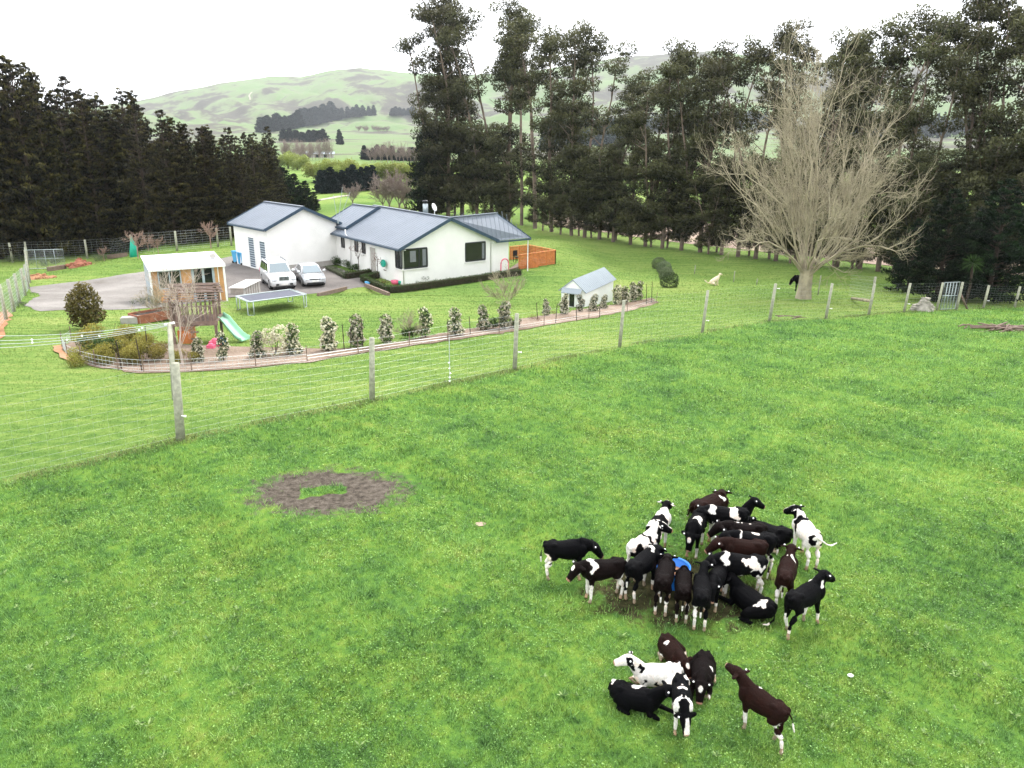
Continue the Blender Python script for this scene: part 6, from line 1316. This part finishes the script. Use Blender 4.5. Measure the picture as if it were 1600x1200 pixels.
make_calf('dark calf with a thin pale back line behind the white striped calf', CX(1200, 400), CX(1010, 405), base=DBR, spots=[(.0, 0, .77, .3, .012, .02)], legw=.2, seed=14, scale=1.12, **lev)
make_calf('black calf with a brown poll curled up at the right end of the pack', CX(1290, 325), CX(1190, 305), pose='lie', base=BLK, spots=[(.36, .1, .55, .05, .1, .06)], legw=.2, seed=15, scale=1.25, muz=BRN, **turn(dict(neck=(.42, 0, .80), hdir=(1, 0, -.6)), 1.9, .5))
make_calf('pied calf with white withers and a white side patch near the back of the pack', CX(1110, 318), CX(905, 318), base=BLK, spots=[(.30, .03, .72, .08, .12, .12), (-.14, 0, .66, .10, .26, .15), (.26, 0, .42, .07, .2, .12)], legw=.45, seed=16, scale=1.15, **turn(lev, .3))
make_calf('black calf looking right with its ear raised behind the pack', CX(1010, 235), CX(1085, 225), pose='lie', base=BLK, spots=[(.42, .07, .72, .03, .05, .03)], legw=.2, seed=17, scale=1.1, **turn(dict(neck=(.50, 0, .96), hdir=(1, 0, -.45)), -.2))
make_calf('brown calf curled up with its back to the camera at the top of the pack', CX(895, 172), CX(960, 150), pose='lie', base=BRN, spots=[(-.32, -.12, .60, .02, .06, .08), (.22, -.10, .70, .05, .06, .04)], legw=.0, seed=18, scale=1.3, **turn(dict(neck=(.42, 0, .68), hdir=(1, 0, -.7)), .9, .4))
make_calf('black calf with white heart on its forehead facing the camera behind the tub', CX(880, 285), CX(815, 440), base=BLK, spots=[(.12, .05, .75, .14, .10, .06), (-.1, -.05, .76, .05, .05, .03)], legw=.30, blaze='star', seed=19, scale=1.12, **turn(low, -.1))
make_calf('mostly white calf with black head flicking its tail at the far right', CX(1487, 458), CX(1400, 352), base=WHT, spots=[(-.28, -.12, .58, .15, .12, .14), (-.40, .08, .62, .07, .08, .12), (.20, .0, .66, .09, .25, .18), (.45, 0, .84, .12, .12, .13), (.05, -.14, .50, .02, .06, .05)], legw=.5, seed=20, scale=1.14, tail=[(-.06, -.05, -.04), (-.10, -.14, -.10), (-.10, -.22, -.12), (-.09, -.32, -.07)], **turn(up, .55))
make_calf('brown calf seen from behind with a white shoulder right of the pied calf', CX(1322, 668), CX(1343, 585), base=BRN, spots=[(.24, -.06, .74, .04, .12, .08), (-.35, 0, .40, .12, .06, .16)], legw=.30, seed=21, scale=1.08, **up)
make_calf('black calf striding away at the lower right of the herd', CX(1370, 800), CX(1482, 740), base=BLK, spots=[(.30, .02, .74, .06, .16, .07), (-.1, 0, .42, .18, .14, .06)], legw=.24, seed=22, scale=1.12, steps=(.08, -.05, -.12, .10), **turn(up, -.15))
make_calf('brown calf lying at the top of the lower resting group', DX(560, 190), DX(625, 300), pose='lie', base=BRN, spots=[(-.1, -.12, .72, .06, .08, .05), (.25, .13, .60, .05, .06, .1)], legw=.3, blaze='star', seed=23, scale=1.12, **turn(dict(neck=(.5, 0, .70), hdir=(1, 0, -.9)), .25))
make_calf('white calf with black spots lying with its head raised to the left', DX(590, 400), DX(380, 420), pose='lie', base=WHT, spots=[(-.26, -.08, .70, .09, .06, .06), (.18, .06, .62, .05, .1, .06), (.30, .1, .56, .05, .1, .06), (.05, .14, .50, .05, .1, .06), (.36, 0, .78, .08, .12, .09), (-.05, .17, .42, .06, .08, .06)], legw=.3, blaze='white', seed=24, scale=1.18, **turn(dict(neck=(.54, 0, .92), hdir=(1, 0, -.25)), -.25))
make_calf('black calf with white flank patches lying at the left of the resting group', DX(230, 545), DX(420, 610), pose='lie', base=BLK, spots=[(-.34, .05, .70, .09, .12, .05), (.0, .05, .72, .10, .08, .07), (.03, .14, .60, .05, .06, .06)], legw=.0, seed=25, scale=1.22, **turn(dict(neck=(.52, 0, .86), hdir=(1, 0, -.3)), .5))
make_calf('black and white calf at the front bending its white blazed face to the grass', DX(640, 640), DX(650, 760), base=BLK, spots=[(.30, 0, .66, .07, .2, .14), (-.30, .10, .68, .10, .06, .10), (.34, .12, .5, .08, .06, .2), (.34, -.12, .5, .08, .06, .2), (-.05, 0, .76, .08, .10, .04)], legw=.55, blaze='full', seed=26, scale=1.12, **turn(low, .3))
make_calf('dark brown calf with a white forehead star lying in the right of the resting group', DX(815, 330), DX(800, 455), pose='lie', base=DBR, spots=[(.05, .12, .70, .06, .05, .04)], legw=.3, blaze='star', seed=27, scale=1.22, lie=1, **turn(dict(neck=(.48, 0, .66), hdir=(1, 0, -.85)), .0))
make_calf('brown calf with white tipped tail walking away from the resting group', DX(1350, 860), DX(1085, 680), base=BRN, spots=[(.14, -.05, .75, .05, .03, .03), (-.28, 0, .42, .06, .25, .07), (-.02, 0, .40, .10, .07, .03)], legw=.26, seed=28, scale=1.2, steps=(.10, -.04, .12, -.12), tail=[(-.03, 0, -.02), (-.08, 0, -.08), (-.10, -.03, -.2), (-.13, -.05, -.33)], **turn(dict(neck=(.50, 0, .80), hdir=(1, 0, .05)), -.15))
g = G(1252, 461); make_calf('black beast standing half hidden behind the trunk of the bare tree', None, None, base=BLK, legw=.0, seed=30, scale=1.75, at_=g + Vector((.42, 1.3, 0)), yaw=2.9, tagc=False, tailtip=False, voxel=.02, group=None, **low)
# ------------------------------------------------------------------ dog
def dog():
    g = G(1116, 446); mb = MB(); 
    loft(mb, [(-.34, 0, .16), (-.26, 0, .22), (-.08, 0, .34), (.12, 0, .47), (.24, 0, .56), (.30, 0, .60)], [(.06, .07), (.14, .15), (.15, .16), (.14, .17), (.11, .13), (.08, .08)], 14)
    loft(mb, [(.22, 0, .56), (.32, 0, .70), (.34, 0, .76)], [(.09, .11), (.075, .085), (.07, .07)]); loft(mb, [(.28, 0, .78), (.36, 0, .80), (.44, 0, .77), (.54, 0, .735)], [(.06, .06), (.078, .075), (.055, .055), (.03, .032)])
    for s in (-1, 1):
        loft(mb, [(.18, s * .09, .46), (.20, s * .10, .24), (.21, s * .10, .06), (.26, s * .10, .025)], [.065, .038, .03, .034]); loft(mb, [(-.22, s * .13, .18), (-.05, s * .17, .15), (-.02, s * .16, .06), (.08, s * .16, .03)], [.10, .08, .045, .034]); mb.ell((.33, s * .075, .76), (.035, .018, .06))
    loft(mb, [(-.34, 0, .16), (-.50, 0, .20), (-.66, 0, .32), (-.74, 0, .40)], [.04, .035, .045, .02], 8)
    tmp = mb.build('tmp', MAT['coat']); md = tmp.modifiers.new('r', 'REMESH'); md.mode = 'VOXEL'; md.voxel_size = .018; sm = tmp.modifiers.new('s', 'SMOOTH'); sm.iterations = 4
    me = bpy.data.meshes.new_from_object(tmp.evaluated_get(bpy.context.evaluated_depsgraph_get())); bpy.data.objects.remove(tmp); n = len(me.vertices)
    ca = me.color_attributes.new('coat', 'FLOAT_COLOR', 'POINT'); ca.data.foreach_set('color', np.tile(np.array([.74, .64, .48, 1], np.float32), n)); me.polygons.foreach_set('use_smooth', np.ones(len(me.polygons), bool))
    root = empty('dog', g, .15, 'cream coloured dog sitting on the far lawn facing right', 'dog'); root.scale = (1.15,) * 3; b = bpy.data.objects.new('body', me); COL.objects.link(b); b.parent = root
    for s in (-1, 1): MB().ell((.41, s * .055, .80), .014, nu=7, nv=5).build('eye', MAT['eye'], root, True)
    MB().ell((.565, 0, .745), .02, nu=7, nv=5).build('nose', MAT['eye'], root, True)
dog()
# ------------------------------------------------------------------ haze
hz = MB().box((0, 3500, 190), (16000, 13000, 420))
m_ = bpy.data.materials.new('air_haze'); m_.use_nodes = True; n = m_.node_tree; n.nodes.clear(); out = n.nodes.new('ShaderNodeOutputMaterial'); pv_ = n.nodes.new('ShaderNodeVolumePrincipled')
pv_.inputs['Density'].default_value = .00008; pv_.inputs['Color'].default_value = (.90, .95, 1, 1); pv_.inputs['Anisotropy'].default_value = .2; n.links.new(pv_.outputs[0], out.inputs['Volume'])
tag(hz.build('haze', m_), kind='stuff')
#MARK_END
